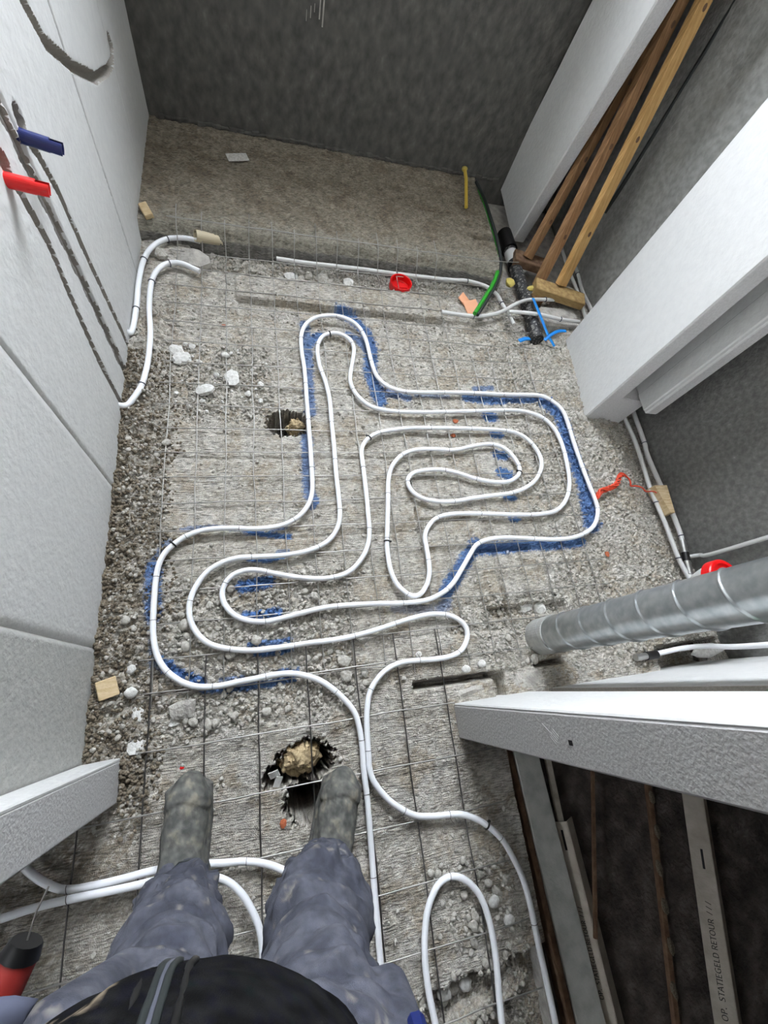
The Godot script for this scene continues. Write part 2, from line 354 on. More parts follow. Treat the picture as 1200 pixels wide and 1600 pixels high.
# profile of Vector2(radius, height) turned about y
func lathe(prof: Array, seg := 24) -> ArrayMesh:
	var st := begin()
	st.set_smooth_group(-1)
	for i in prof.size() - 1:
		for k in seg:
			var a := TAU * k / seg
			var b := TAU * (k + 1) / seg
			var p: Vector2 = prof[i]
			var q: Vector2 = prof[i + 1]
			var A := Vector3(cos(a) * p.x, p.y, sin(a) * p.x)
			var B := Vector3(cos(b) * p.x, p.y, sin(b) * p.x)
			var C := Vector3(cos(b) * q.x, q.y, sin(b) * q.x)
			var D := Vector3(cos(a) * q.x, q.y, sin(a) * q.x)
			if p.x > 0.0:
				st.add_vertex(A); st.add_vertex(B); st.add_vertex(C)
			if q.x > 0.0:
				st.add_vertex(A); st.add_vertex(C); st.add_vertex(D)
	return done(st)

# a lumpy or broken stone about 1 m across, to be scaled
func rock(sd: int, sharp: float) -> ArrayMesh:
	var ico := SphereMesh.new()
	ico.radial_segments = 9
	ico.rings = 5
	ico.radius = 0.5
	ico.height = 1.0
	var arr := ico.get_mesh_arrays()
	var v: PackedVector3Array = arr[Mesh.ARRAY_VERTEX]
	var idx: PackedInt32Array = arr[Mesh.ARRAY_INDEX]
	var r := RandomNumberGenerator.new()
	r.seed = sd
	var planes := []
	for k in 7:
		planes.append([Vector3(r.randf_range(-1, 1), r.randf_range(-1, 1), r.randf_range(-1, 1)).normalized(), r.randf_range(0.26, 0.42)])
	var f := FastNoiseLite.new()
	f.seed = sd
	f.frequency = 1.1
	for i in v.size():
		var q := v[i] * (1.0 + 0.45 * f.get_noise_3dv(v[i] * 1.0))
		if sharp > 0.0:
			for pl in planes:
				var d: float = q.dot(pl[0]) - pl[1]
				if d > 0.0:
					q -= pl[0] * d * sharp
		v[i] = q * Vector3(1.0, 0.75, 0.85)
	var st := begin()
	if sharp < 0.5:
		st.set_smooth_group(0)
	for i in idx:
		st.add_vertex(v[i])
	return done(st)

# surface nets of a distance field inside lo..hi
func nets(field: Callable, lo: Vector3, hi: Vector3, cell: float, tint = null) -> ArrayMesh:
	var nx := int(ceil((hi.x - lo.x) / cell)) + 1
	var ny := int(ceil((hi.y - lo.y) / cell)) + 1
	var nzz := int(ceil((hi.z - lo.z) / cell)) + 1
	var val := PackedFloat32Array()
	val.resize(nx * ny * nzz)
	var far := cell * 8.0
	# coarse pass first: skip blocks of 4 that are far from the surface
	var bs := 4
	for bz in range(0, nzz, bs):
		for by in range(0, ny, bs):
			for bx in range(0, nx, bs):
				var c := lo + Vector3(bx + 1.5, by + 1.5, bz + 1.5) * cell
				var dv: float = field.call(c)
				var fill := absf(dv) > far
				for z in range(bz, mini(bz + bs, nzz)):
					for y in range(by, mini(by + bs, ny)):
						for x in range(bx, mini(bx + bs, nx)):
							val[(z * ny + y) * nx + x] = dv if fill else field.call(lo + Vector3(x, y, z) * cell)
	var vid := {}
	var v := PackedVector3Array()
	var nn := PackedVector3Array()
	var col := PackedColorArray()
	var idx := PackedInt32Array()
	var offs := [0, 1, nx, nx + 1, nx * ny, nx * ny + 1, nx * ny + nx, nx * ny + nx + 1]
	for z in nzz - 1:
		for y in ny - 1:
			for x in nx - 1:
				var b := (z * ny + y) * nx + x
				var neg := 0
				for k in 8:
					if val[b + offs[k]] < 0.0:
						neg += 1
				if neg == 0 or neg == 8:
					continue
				var sum := Vector3.ZERO
				var cnt := 0
				for e in [[0, 1], [2, 3], [4, 5], [6, 7], [0, 2], [1, 3], [4, 6], [5, 7], [0, 4], [1, 5], [2, 6], [3, 7]]:
					var va := val[b + offs[e[0]]]
					var vb := val[b + offs[e[1]]]
					if (va < 0.0) != (vb < 0.0):
						var t := va / (va - vb)
						var pa := Vector3(e[0] & 1, (e[0] >> 1) & 1, e[0] >> 2)
						var pb := Vector3(e[1] & 1, (e[1] >> 1) & 1, e[1] >> 2)
						sum += pa.lerp(pb, t)
						cnt += 1
				vid[b] = v.size()
				v.append(lo + (Vector3(x, y, z) + sum / cnt) * cell)
				var g := Vector3(val[b + 1] + val[b + nx + 1] - val[b] - val[b + nx], val[b + nx] + val[b + nx + 1] - val[b] - val[b + 1], val[b + nx * ny] + val[b + nx * ny + 1] - val[b] - val[b + 1])
				g = Vector3(val[b + 1] - val[b] + val[b + nx + 1] - val[b + nx] + val[b + nx * ny + 1] - val[b + nx * ny] + val[b + nx * ny + nx + 1] - val[b + nx * ny + nx],
					val[b + nx] - val[b] + val[b + nx + 1] - val[b + 1] + val[b + nx * ny + nx] - val[b + nx * ny] + val[b + nx * ny + nx + 1] - val[b + nx * ny + 1],
					val[b + nx * ny] - val[b] + val[b + nx * ny + 1] - val[b + 1] + val[b + nx * ny + nx] - val[b + nx] + val[b + nx * ny + nx + 1] - val[b + nx + 1])
				nn.append(g.normalized())
				if tint != null:
					col.append(tint.call(v[v.size() - 1]))
	var step := [1, nx, nx * ny]
	for b in vid:
		var z: int = b / (nx * ny)
		var y: int = (b / nx) % ny
		var x: int = b % nx
		for ax in 3:
			var s0: int = step[(ax + 1) % 3]
			var s1: int = step[(ax + 2) % 3]
			if [y, z, x][ax] == 0 or [z, x, y][ax] == 0:
				continue
			var a := val[b]
			var c := val[b + step[ax]]
			if (a < 0.0) == (c < 0.0):
				continue
			if not (vid.has(b - s0) and vid.has(b - s1) and vid.has(b - s0 - s1)):
				continue
			var i0: int = vid[b]
			var i1: int = vid[b - s0]
			var i2: int = vid[b - s0 - s1]
			var i3: int = vid[b - s1]
			if a < 0.0:
				idx.append_array([i0, i2, i1, i0, i3, i2])
			else:
				idx.append_array([i0, i1, i2, i0, i2, i3])
	return grid_mesh(v, nn, col, idx)

func cap(p: Vector3, a: Vector3, b: Vector3, ra: float, rb: float) -> float:
	var ab := b - a
	var t := clampf((p - a).dot(ab) / ab.length_squared(), 0.0, 1.0)
	return p.distance_to(a + ab * t) - lerpf(ra, rb, t)

func smin(a: float, b: float, k: float) -> float:
	var h := maxf(k - absf(a - b), 0.0) / k
	return minf(a, b) - h * h * k * 0.25

# ---------------------------------------------------------------- materials
func noise_tex(freq: float, sd: int, ramp: Array, size := 512, kind := FastNoiseLite.TYPE_SIMPLEX_SMOOTH, normal := false, bump := 4.0) -> NoiseTexture2D:
	var t := NoiseTexture2D.new()
	var f := FastNoiseLite.new()
	f.seed = sd
	f.noise_type = kind
	f.frequency = freq
	f.fractal_octaves = 5
	t.noise = f
	t.width = size
	t.height = size
	t.seamless = true
	if normal:
		t.as_normal_map = true
		t.bump_strength = bump
	elif ramp.size():
		var g := Gradient.new()
		var o := PackedFloat32Array()
		var c := PackedColorArray()
		for q in ramp:
			o.append(q[0]); c.append(q[1])
		g.offsets = o
		g.colors = c
		t.color_ramp = g
	return t

func mat(called: String, c: Color, rough := 0.9, metal := 0.0) -> StandardMaterial3D:
	var m := StandardMaterial3D.new()
	m.resource_name = called
	m.albedo_color = c
	m.roughness = rough
	m.metallic = metal
	mats[called] = m
	return m

# a colour mottled by world-sized noise (tile metres across), with fine relief
func mottled(called: String, ramp: Array, tile: float, rough: float, bump: float, sd: int, freq := 0.012, world := true) -> StandardMaterial3D:
	var m := mat(called, Color.WHITE, rough)
	m.albedo_texture = noise_tex(freq, sd, ramp)
	if bump > 0.0:
		m.normal_enabled = true
		m.normal_texture = noise_tex(0.06, sd + 7, [], 512, FastNoiseLite.TYPE_SIMPLEX_SMOOTH, true, bump)
	m.uv1_triplanar = true
	m.uv1_world_triplanar = world
	m.uv1_scale = Vector3.ONE / tile
	return m

func g(x: float) -> Color:
	return Color(x, x, x)

func make_materials() -> void:
	# floor: vertex colours times a speckled concrete texture, combed relief
	var side := 768
	var img := Image.create(side, side, false, Image.FORMAT_RGB8)
	var rel := Image.create(side, side, false, Image.FORMAT_RGB8)
	var fa := FastNoiseLite.new()
	fa.seed = 5; fa.frequency = 0.02; fa.fractal_octaves = 4
	var fb := FastNoiseLite.new()
	fb.seed = 9; fb.noise_type = FastNoiseLite.TYPE_CELLULAR; fb.frequency = 0.11
	fb.cellular_return_type = FastNoiseLite.RETURN_DISTANCE
	var fc := FastNoiseLite.new()
	fc.seed = 14; fc.frequency = 0.35; fc.fractal_octaves = 2
	for y in side:
		for x in side:
			var n := fa.get_noise_2d(x, y)
			var comb := fc.get_noise_2d(x * 0.09, y * 0.62)
			var fine := fc.get_noise_2d(x * 1.1 + 400.0, y * 1.1)
			var scratch := smoothstep(0.25, 0.45, fa.get_noise_2d(x * 0.55 + 50.0, y * 6.0))
			var cell := fb.get_noise_2d(x * 0.7, y)
			var pit := clampf((-0.86 - cell) * 9.0, 0.0, 1.0) * clampf(n * 5.0 + 0.6, 0.0, 1.0)
			var k := clampf(0.86 + 0.12 * n + 0.22 * fine + 0.30 * comb - 0.16 * scratch - 0.5 * pit, 0.0, 1.0)
			img.set_pixel(x, y, Color(k, k * 0.99, k * 0.97))
			var hgt := clampf(0.58 + 0.42 * comb + 0.30 * fine + 0.12 * n - 0.25 * scratch - 0.45 * pit, 0.0, 1.0)
			rel.set_pixel(x, y, Color(hgt, hgt, hgt))
	rel.bump_map_to_normal_map(4.0)
	var alb := ImageTexture.create_from_image(img)
	var nor := ImageTexture.create_from_image(rel)
	var m := mat("rough_concrete", Color.WHITE, 0.96)
	m.vertex_color_use_as_albedo = true
	m.albedo_texture = alb
	m.normal_enabled = true
	m.normal_texture = nor
	m.normal_scale = 1.3
	m.uv1_triplanar = true
	m.uv1_world_triplanar = true
	m.uv1_scale = Vector3.ONE / 0.83
	mottled("aac", [[0.0, Color(0.77, 0.77, 0.763)], [0.5, Color(0.785, 0.785, 0.776)], [1.0, Color(0.80, 0.80, 0.79)]], 0.7, 0.93, 1.0, 21, 0.03)
	mottled("aac_cut", [[0.0, Color(0.715, 0.71, 0.705)], [0.5, Color(0.76, 0.755, 0.75)], [1.0, Color(0.80, 0.795, 0.79)]], 0.30, 0.97, 1.8, 24, 0.05)
	mottled("aac_grey", [[0.0, Color(0.655, 0.655, 0.64)], [0.5, Color(0.69, 0.69, 0.672)], [1.0, Color(0.73, 0.73, 0.71)]], 0.5, 0.95, 1.5, 28, 0.03)
	mottled("dark_concrete", [[0.0, Color(0.25, 0.245, 0.235)], [0.4, Color(0.315, 0.31, 0.295)], [0.6, Color(0.34, 0.335, 0.315)], [0.8, Color(0.37, 0.365, 0.345)], [1.0, Color(0.44, 0.43, 0.41)]], 1.0, 0.85, 1.6, 33, 0.028).uv1_scale = Vector3(1.3, 0.85, 1.3)
	mottled("grey_plaster", [[0.0, Color(0.46, 0.46, 0.45)], [0.5, Color(0.53, 0.53, 0.517)], [1.0, Color(0.60, 0.60, 0.585)]], 0.6, 0.9, 2.0, 38, 0.03)
	mottled("hall_floor", [[0.0, Color(0.20, 0.18, 0.165)], [0.5, Color(0.30, 0.27, 0.25)], [1.0, Color(0.42, 0.39, 0.36)]], 0.6, 0.95, 4.0, 42)
	mottled("ceiling_paint", [[0.0, g(0.80)], [1.0, g(0.86)]], 1.0, 0.95, 0.0, 44)
	mottled("stone", [[0.0, Color(0.50, 0.485, 0.45)], [0.5, Color(0.66, 0.645, 0.61)], [1.0, Color(0.80, 0.785, 0.75)]], 0.12, 0.95, 3.0, 51, 0.02)
	mottled("pale_stone", [[0.0, Color(0.66, 0.65, 0.63)], [0.5, Color(0.79, 0.785, 0.765)], [1.0, Color(0.88, 0.875, 0.86)]], 0.15, 0.95, 3.0, 55, 0.02)
	mottled("earth", [[0.0, Color(0.30, 0.265, 0.215)], [0.5, Color(0.44, 0.40, 0.34)], [1.0, Color(0.60, 0.56, 0.49)]], 0.1, 0.97, 4.0, 58, 0.03)
	mottled("mortar_yellow", [[0.0, Color(0.50, 0.43, 0.32)], [0.5, Color(0.68, 0.60, 0.46)], [1.0, Color(0.80, 0.74, 0.62)]], 0.08, 0.95, 5.0, 61, 0.03)
	mottled("cast_concrete", [[0.0, Color(0.54, 0.525, 0.50)], [0.5, Color(0.655, 0.64, 0.61)], [1.0, Color(0.75, 0.735, 0.70)]], 0.35, 0.95, 4.0, 65)
	mottled("timber", [[0.0, Color(0.66, 0.51, 0.30)], [0.5, Color(0.77, 0.61, 0.38)], [1.0, Color(0.85, 0.71, 0.49)]], 0.5, 0.7, 0.8, 71).uv1_scale = Vector3(12, 0.9, 9)
	mottled("old_timber", [[0.0, Color(0.45, 0.33, 0.215)], [0.5, Color(0.58, 0.44, 0.30)], [1.0, Color(0.70, 0.55, 0.40)]], 0.5, 0.8, 1.2, 74).uv1_scale = Vector3(12, 0.9, 9)
	mottled("plywood_edge", [[0.0, Color(0.50, 0.40, 0.25)], [0.5, Color(0.62, 0.51, 0.33)], [1.0, Color(0.72, 0.62, 0.43)]], 0.2, 0.85, 2.5, 77).uv1_scale = Vector3(4, 40, 4)
	mottled("chase_fill", [[0.0, Color(0.39, 0.375, 0.36)], [0.5, Color(0.45, 0.435, 0.415)], [1.0, Color(0.52, 0.505, 0.48)]], 0.12, 0.95, 4.0, 111, 0.02)
	mottled("chase_dark", [[0.0, Color(0.56, 0.54, 0.51)], [0.5, Color(0.60, 0.58, 0.55)], [1.0, Color(0.64, 0.62, 0.59)]], 0.12, 0.95, 3.0, 113, 0.02)  # darker tone for the insides of wall channels
	mottled("shaded_concrete", [[0.0, Color(0.35, 0.35, 0.34)], [0.5, Color(0.425, 0.425, 0.41)], [0.8, Color(0.47, 0.47, 0.455)], [1.0, Color(0.58, 0.58, 0.565)]], 0.45, 0.88, 3.0, 119, 0.03)
	mottled("pale_wood", [[0.0, Color(0.70, 0.60, 0.44)], [0.5, Color(0.79, 0.70, 0.55)], [1.0, Color(0.85, 0.78, 0.65)]], 0.3, 0.8, 1.0, 115).uv1_scale = Vector3(3, 3, 14)
	mottled("brick_red", [[0.0, Color(0.55, 0.28, 0.17)], [1.0, Color(0.72, 0.42, 0.28)]], 0.05, 0.95, 3.0, 117, 0.03)
	mat("grey_tube", Color(0.56, 0.55, 0.53), 0.6)
	mat("plain_denim", Color(0.30, 0.315, 0.38), 0.95)
	var sg: StandardMaterial3D = mats["stone"].duplicate()
	sg.resource_name = "gravel_stone"
	sg.vertex_color_use_as_albedo = true
	mats["gravel_stone"] = sg
	mat("white_pipe", Color(0.90, 0.905, 0.915), 0.34)
	mat("grey_white_pipe", Color(0.80, 0.80, 0.79), 0.45)
	mat("wire", Color(0.62, 0.61, 0.59), 0.38, 0.85)
	mat("tie_steel", Color(0.34, 0.33, 0.32), 0.4, 0.8)
	mat("black_plastic", Color(0.035, 0.035, 0.038), 0.45)
	mat("grey_plastic", Color(0.30, 0.31, 0.35), 0.5)
	mat("red_plastic", Color(0.86, 0.045, 0.06), 0.32)
	mat("blue_plastic", Color(0.055, 0.12, 0.36), 0.3)
	mat("blue_strap", Color(0.06, 0.50, 0.82), 0.4)
	mat("green_cable", Color(0.16, 0.56, 0.14), 0.4)
	mat("dark_cable", Color(0.13, 0.15, 0.15), 0.5)
	mat("yellow_tube", Color(0.80, 0.68, 0.28), 0.45)
	mat("orange_plastic", Color(0.80, 0.26, 0.15), 0.5)
	mat("brass", Color(0.66, 0.53, 0.30), 0.35, 0.9)
	mat("fitting_metal", Color(0.72, 0.72, 0.71), 0.28, 0.9)
	mat("peach_foil", Color(0.93, 0.68, 0.53), 0.6)
	mat("ink", Color(0.09, 0.085, 0.08), 0.8)
	mat("faint_ink", Color(0.655, 0.65, 0.645), 0.95)
	mat("green_foam", Color(0.55, 0.68, 0.55), 0.8)
	mat("beige_plastic", Color(0.78, 0.73, 0.62), 0.5)
	mat("yellow_wool", Color(0.72, 0.66, 0.36), 0.95)
	mottled("cardboard_profile", [[0.0, Color(0.62, 0.58, 0.52)], [0.5, Color(0.70, 0.665, 0.61)], [1.0, Color(0.76, 0.73, 0.68)]], 0.3, 0.85, 1.0, 81)
	mottled("painted_board", [[0.0, Color(0.62, 0.62, 0.59)], [0.5, Color(0.70, 0.70, 0.67)], [1.0, Color(0.75, 0.75, 0.72)]], 0.4, 0.6, 0.8, 84)
	mottled("brown_board", [[0.0, Color(0.30, 0.21, 0.15)], [0.5, Color(0.42, 0.32, 0.24)], [1.0, Color(0.52, 0.42, 0.33)]], 0.3, 0.8, 1.5, 87)
	var z := mottled("zinc", [[0.0, Color(0.62, 0.645, 0.655)], [0.5, Color(0.70, 0.72, 0.725)], [1.0, Color(0.79, 0.80, 0.80)]], 0.35, 0.3, 0.0, 90, 0.02)
	z.metallic = 0.92
	z.roughness = 0.33
	var zc := mottled("dusty_zinc", [[0.0, Color(0.60, 0.60, 0.585)], [1.0, Color(0.72, 0.72, 0.70)]], 0.2, 0.7, 1.0, 93)
	zc.metallic = 0.25
	var bp := mottled("spattered_black_pipe", [[0.0, Color(0.12, 0.12, 0.125)], [0.60, Color(0.17, 0.17, 0.175)], [0.67, Color(0.30, 0.30, 0.29)], [0.75, Color(0.62, 0.61, 0.58)], [1.0, Color(0.72, 0.71, 0.68)]], 0.30, 0.6, 2.0, 96, 0.03)
	bp.roughness = 0.6
	var tr := mat("workwear_blue", Color.WHITE, 0.95)
	tr.vertex_color_use_as_albedo = true
	tr.albedo_texture = noise_tex(0.02, 101, [[0.0, g(0.72)], [0.5, g(0.88)], [1.0, g(1.0)]])
	tr.normal_enabled = true
	tr.normal_texture = noise_tex(0.25, 103, [], 512, FastNoiseLite.TYPE_SIMPLEX_SMOOTH, true, 2.0)
	tr.uv1_triplanar = true
	tr.uv1_scale = Vector3.ONE * 5.0
	var jk := tr.duplicate()
	jk.metallic_specular = 0.12
	jk.resource_name = "black_fleece"
	mats["black_fleece"] = jk
	var bo := tr.duplicate()
	bo.resource_name = "muddy_boot"
	bo.albedo_texture = noise_tex(0.012, 107, [[0.0, g(0.55)], [0.4, g(0.8)], [0.65, g(0.92)], [1.0, g(1.0)]])
	mats["muddy_boot"] = bo
	mat("skin", Color(0.80, 0.62, 0.52), 0.6)
	mat("hair", Color(0.20, 0.15, 0.11), 0.8)
	mat("red_rubber", Color(0.55, 0.13, 0.10), 0.7)

# ---------------------------------------------------------------- the floor
func bump1(x: float, a: float, b: float, soft: float) -> float:
	return smoothstep(a - soft, a + soft, x) * (1.0 - smoothstep(b - soft, b + soft, x))

func rect(x: float, z: float, x0: float, x1: float, z0: float, z1: float, soft := 0.004) -> float:
	return bump1(x, x0, x1, soft) * bump1(z, z0, z1, soft)

func gravelly(x: float, z: float) -> float:
	var q := rect(x, z, 0.0, 0.62, 1.46, 1.93, 0.06)
	q = maxf(q, rect(x, z, 1.42, 2.2, 0.35, 1.95, 0.12) * 0.9)
	q = maxf(q, rect(x, z, 0.05, 0.36, 0.55, 0.86, 0.06))
	q = maxf(q, rect(x, z, -0.2, 0.0, 0.3, 2.1, 0.04))
	q = maxf(q, rect(x, z, 0.1, 1.5, -0.1, 0.09, 0.02))
	q = maxf(q, rect(x, z, 0.95, 1.45, 1.6, 1.72, 0.03) * 0.8)
	q = maxf(q, rect(x, z, 0.62, 1.1, 2.62, 3.0, 0.03))
	return clampf(q + 0.35 * rect(x, z, -0.1, 2.2, 0.2, 0.75, 0.1), 0.0, 1.0)

func hole(x: float, z: float) -> float:
	# below zero inside one of the two broken holes
	var n := nz.get_noise_2d(x * 160.0 + 40.0, z * 160.0) * 0.35 + nz2.get_noise_2d(x * 500.0, z * 500.0) * 0.12
	var a := Vector2((x - 0.43) / 0.082, (z - 0.862) / 0.055).length() - 1.0 + n
	var b := Vector2((x - 0.425) / 0.083, (z - 2.035) / 0.052).length() - 1.0 + n
	b = minf(b, Vector2((x - 0.345) / 0.04, (z - 2.062) / 0.032).length() - 1.0 + n)
	b = minf(b, Vector2((x - 0.42) / 0.058, (z - 2.135) / 0.05).length() - 1.0 + n)
	return minf(a, b)

func ground(x: float, z: float) -> float:
	var gr := gravelly(x, z)
	var h := nz.get_noise_2d(x * 6.0, z * 6.0) * 0.006
	var mid := nz.get_noise_2d(x * 45.0 + 90.0, z * 45.0)
	var fine := nz2.get_noise_2d(x * 240.0, z * 240.0)
	h += mid * (0.0025 + 0.006 * gr) + fine * (0.0016 + 0.004 * gr)
	h -= 0.0115 * gr * (nz3.get_noise_2d(x * 1000.0, z * 1000.0) + 0.6)
	# worn pits in the slab
	h -= 0.004 * smoothstep(0.38, 0.55, nz2.get_noise_2d(x * 120.0 + 7.0, z * 150.0)) * (1.0 - gr)
	# cast joints between the planks of the slab
	for zz in [0.715, 1.015, 1.335]:
		var w: float = z - zz - nz.get_noise_2d(x * 14.0, zz * 30.0) * 0.008
		h -= 0.007 * exp(-w * w / 0.000030) * bump1(x, 0.05, 0.95, 0.05)
	# trench along the ledge and the strip of concrete in front of it
	var edge := nz.get_noise_2d(x * 25.0, 3.0) * 0.01
	h -= 0.035 * rect(x, z, 0.05, 1.62, -0.2, 0.075 + edge, 0.012)
	h += 0.020 * rect(x, z, 0.24, 1.2, 0.09 + edge, 0.222 + 0.02 * x + edge * 0.3, 0.003)
	h -= 0.020 * bump1(x, 0.24, 1.2, 0.01) * smoothstep(0.222, 0.229, z - 0.02 * x - edge * 0.3) * (1.0 - smoothstep(0.24, 0.42, z))
	# mortar and sand heaped against the left wall
	var heap := 1.0 - smoothstep(-0.14, 0.03 + 0.03 * nz.get_noise_2d(7.0, z * 12.0), x)
	h += 0.028 * heap * (0.6 + 0.7 * nz.get_noise_2d(x * 22.0, z * 22.0 + 60.0)) * smoothstep(0.25, 0.6, z) * (1.0 - smoothstep(1.95, 2.1, z))
	# coarse concrete on the right falls away to the wall
	h += 0.012 * smoothstep(1.4, 1.75, x) * smoothstep(0.3, 0.6, z)
	h -= 0.05 * rect(x, z, 1.56, 1.9, -0.3, 0.34, 0.03)
	h -= 0.025 * smoothstep(1.93, 2.06, x) * smoothstep(0.0, 0.4, z)
	# slots and missing pieces
	h -= 0.075 * rect(x, z, 0.79, 1.09, 1.864, 1.884)
	h -= 0.05 * rect(x, z, 1.083, 1.118, 1.87, 1.95)
	h -= 0.06 * rect(x, z, 1.255, 1.37, 1.852, 1.868)
	h -= 0.13 * rect(x, z, 1.79, 2.13, 1.862, 1.95, 0.008)
	h -= 0.030 * rect(x, z, 1.115, 1.455, 1.645, 1.69)
	h -= 0.026 * rect(x, z, 1.10, 1.36, 1.412, 1.432)
	h -= 0.020 * rect(x, z, 0.895, 0.905, 1.24, 1.42)
	h -= 0.018 * rect(x, z, 1.185, 1.195, 1.43, 1.66)
	h -= 0.012 * rect(x, z, 0.9, 1.16, 1.285, 1.293)
	h += 0.010 * rect(x, z, 0.91, 1.155, 1.295, 1.405)
	h += 0.008 * rect(x, z, 0.80, 1.18, 1.73, 1.86)
	h -= 0.007 * exp(-pow((z - 2.255 - 0.01 * nz.get_noise_2d(x * 20.0, 1.0)) / 0.006, 2.0)) * bump1(x, -0.3, 0.35, 0.03)
	# the slab of the hall ends at a broken edge
	var brk := 2.625 - 0.05 * (x - 0.75) + nz.get_noise_2d(x * 30.0, 9.0) * 0.012
	h -= 0.055 * smoothstep(brk - 0.005, brk + 0.005, z) * smoothstep(0.70, 0.74, x)
	h += 0.045 * exp(-pow((z - 2.71 + 0.25 * (x - 0.85)) / 0.022, 2.0)) * bump1(x, 0.76, 1.0, 0.04)
	var ho := hole(x, z)
	if ho < 0.0:
		h -= 0.40 * smoothstep(0.0, -0.12, ho)
	# keep the slab below the wires of the mesh
	return minf(h, 0.012 + 0.02 * heap + 0.012 * smoothstep(1.5, 1.8, x))

func paint_amount(x: float, z: float) -> float:
	var best := 0.0
	var p := Vector2(x, z)
	for s in strokes:
		var bb: Rect2 = s[3]
		if not bb.has_point(p):
			continue
		var l: Array = s[0]
		var d := 9.0
		for i in l.size() - 1:
			d = minf(d, p.distance_to(Geometry2D.get_closest_point_to_segment(p, l[i], l[i + 1])))
		var w: float = s[1]
		var ragged := nz2.get_noise_2d(x * 320.0, z * 320.0) * 0.55 + nz.get_noise_2d(x * 90.0, z * 90.0) * 0.35
		best = maxf(best, s[2] * (1.0 - smoothstep(0.75, 1.1, d / w + ragged * 0.7)))
	return best

func ground_colour(x: float, z: float, gr: float, fine: float, mid: float) -> Color:
	# streaks left by the screed board run along x
	var comb := nz2.get_noise_2d(x * 14.0, z * 210.0) * (1.0 - gr)
	var light := Color(0.64, 0.613, 0.56)
	var dark := Color(0.43, 0.40, 0.345)
	var c := light.lerp(dark, clampf(0.42 + 0.75 * mid + 0.75 * fine + 0.35 * comb, 0.0, 1.0))
	# dusty white patches and brown sand, both with their own ragged outline
	var white := smoothstep(0.02, 0.35, nz.get_noise_2d(x * 11.0 + 300.0, z * 11.0) + 0.25 * fine)
	c = c.lerp(Color(0.69, 0.675, 0.64), 0.6 * white)
	var sandy := smoothstep(0.1, 0.4, nz.get_noise_2d(x * 9.0 + 700.0, z * 9.0 + 50.0) + 0.3 * mid)
	c = c.lerp(Color(0.44, 0.37, 0.275), 0.55 * sandy)
	var left := 1.0 - smoothstep(-0.02, 0.03, x + 0.03 * nz.get_noise_2d(x * 40.0, z * 40.0))
	left *= smoothstep(0.55, 0.75, z + 0.2 * mid) * (1.0 - 0.5 * smoothstep(2.1, 2.25, z))
	c = c.lerp(Color(0.215, 0.185, 0.14), 0.8 * left * smoothstep(-0.5, 0.2, fine + mid * 0.7 + 0.25))
	# grains of dark and pale aggregate
	var grain := nz2.get_noise_2d(x * 330.0 + 900.0, z * 330.0)
	c = c.lerp(Color(0.25, 0.23, 0.20), 0.5 * smoothstep(0.28, 0.45, grain) * (0.5 + 0.5 * gr))
	c = c.lerp(Color(0.70, 0.69, 0.66), 0.55 * smoothstep(0.28, 0.45, -grain))
	var lime := smoothstep(0.15, 0.3, nz.get_noise_2d(x * 18.0 + 90.0, z * 18.0) + 0.2 * fine) * left
	c = c.lerp(Color(0.50, 0.48, 0.44), 0.7 * lime)
	return c

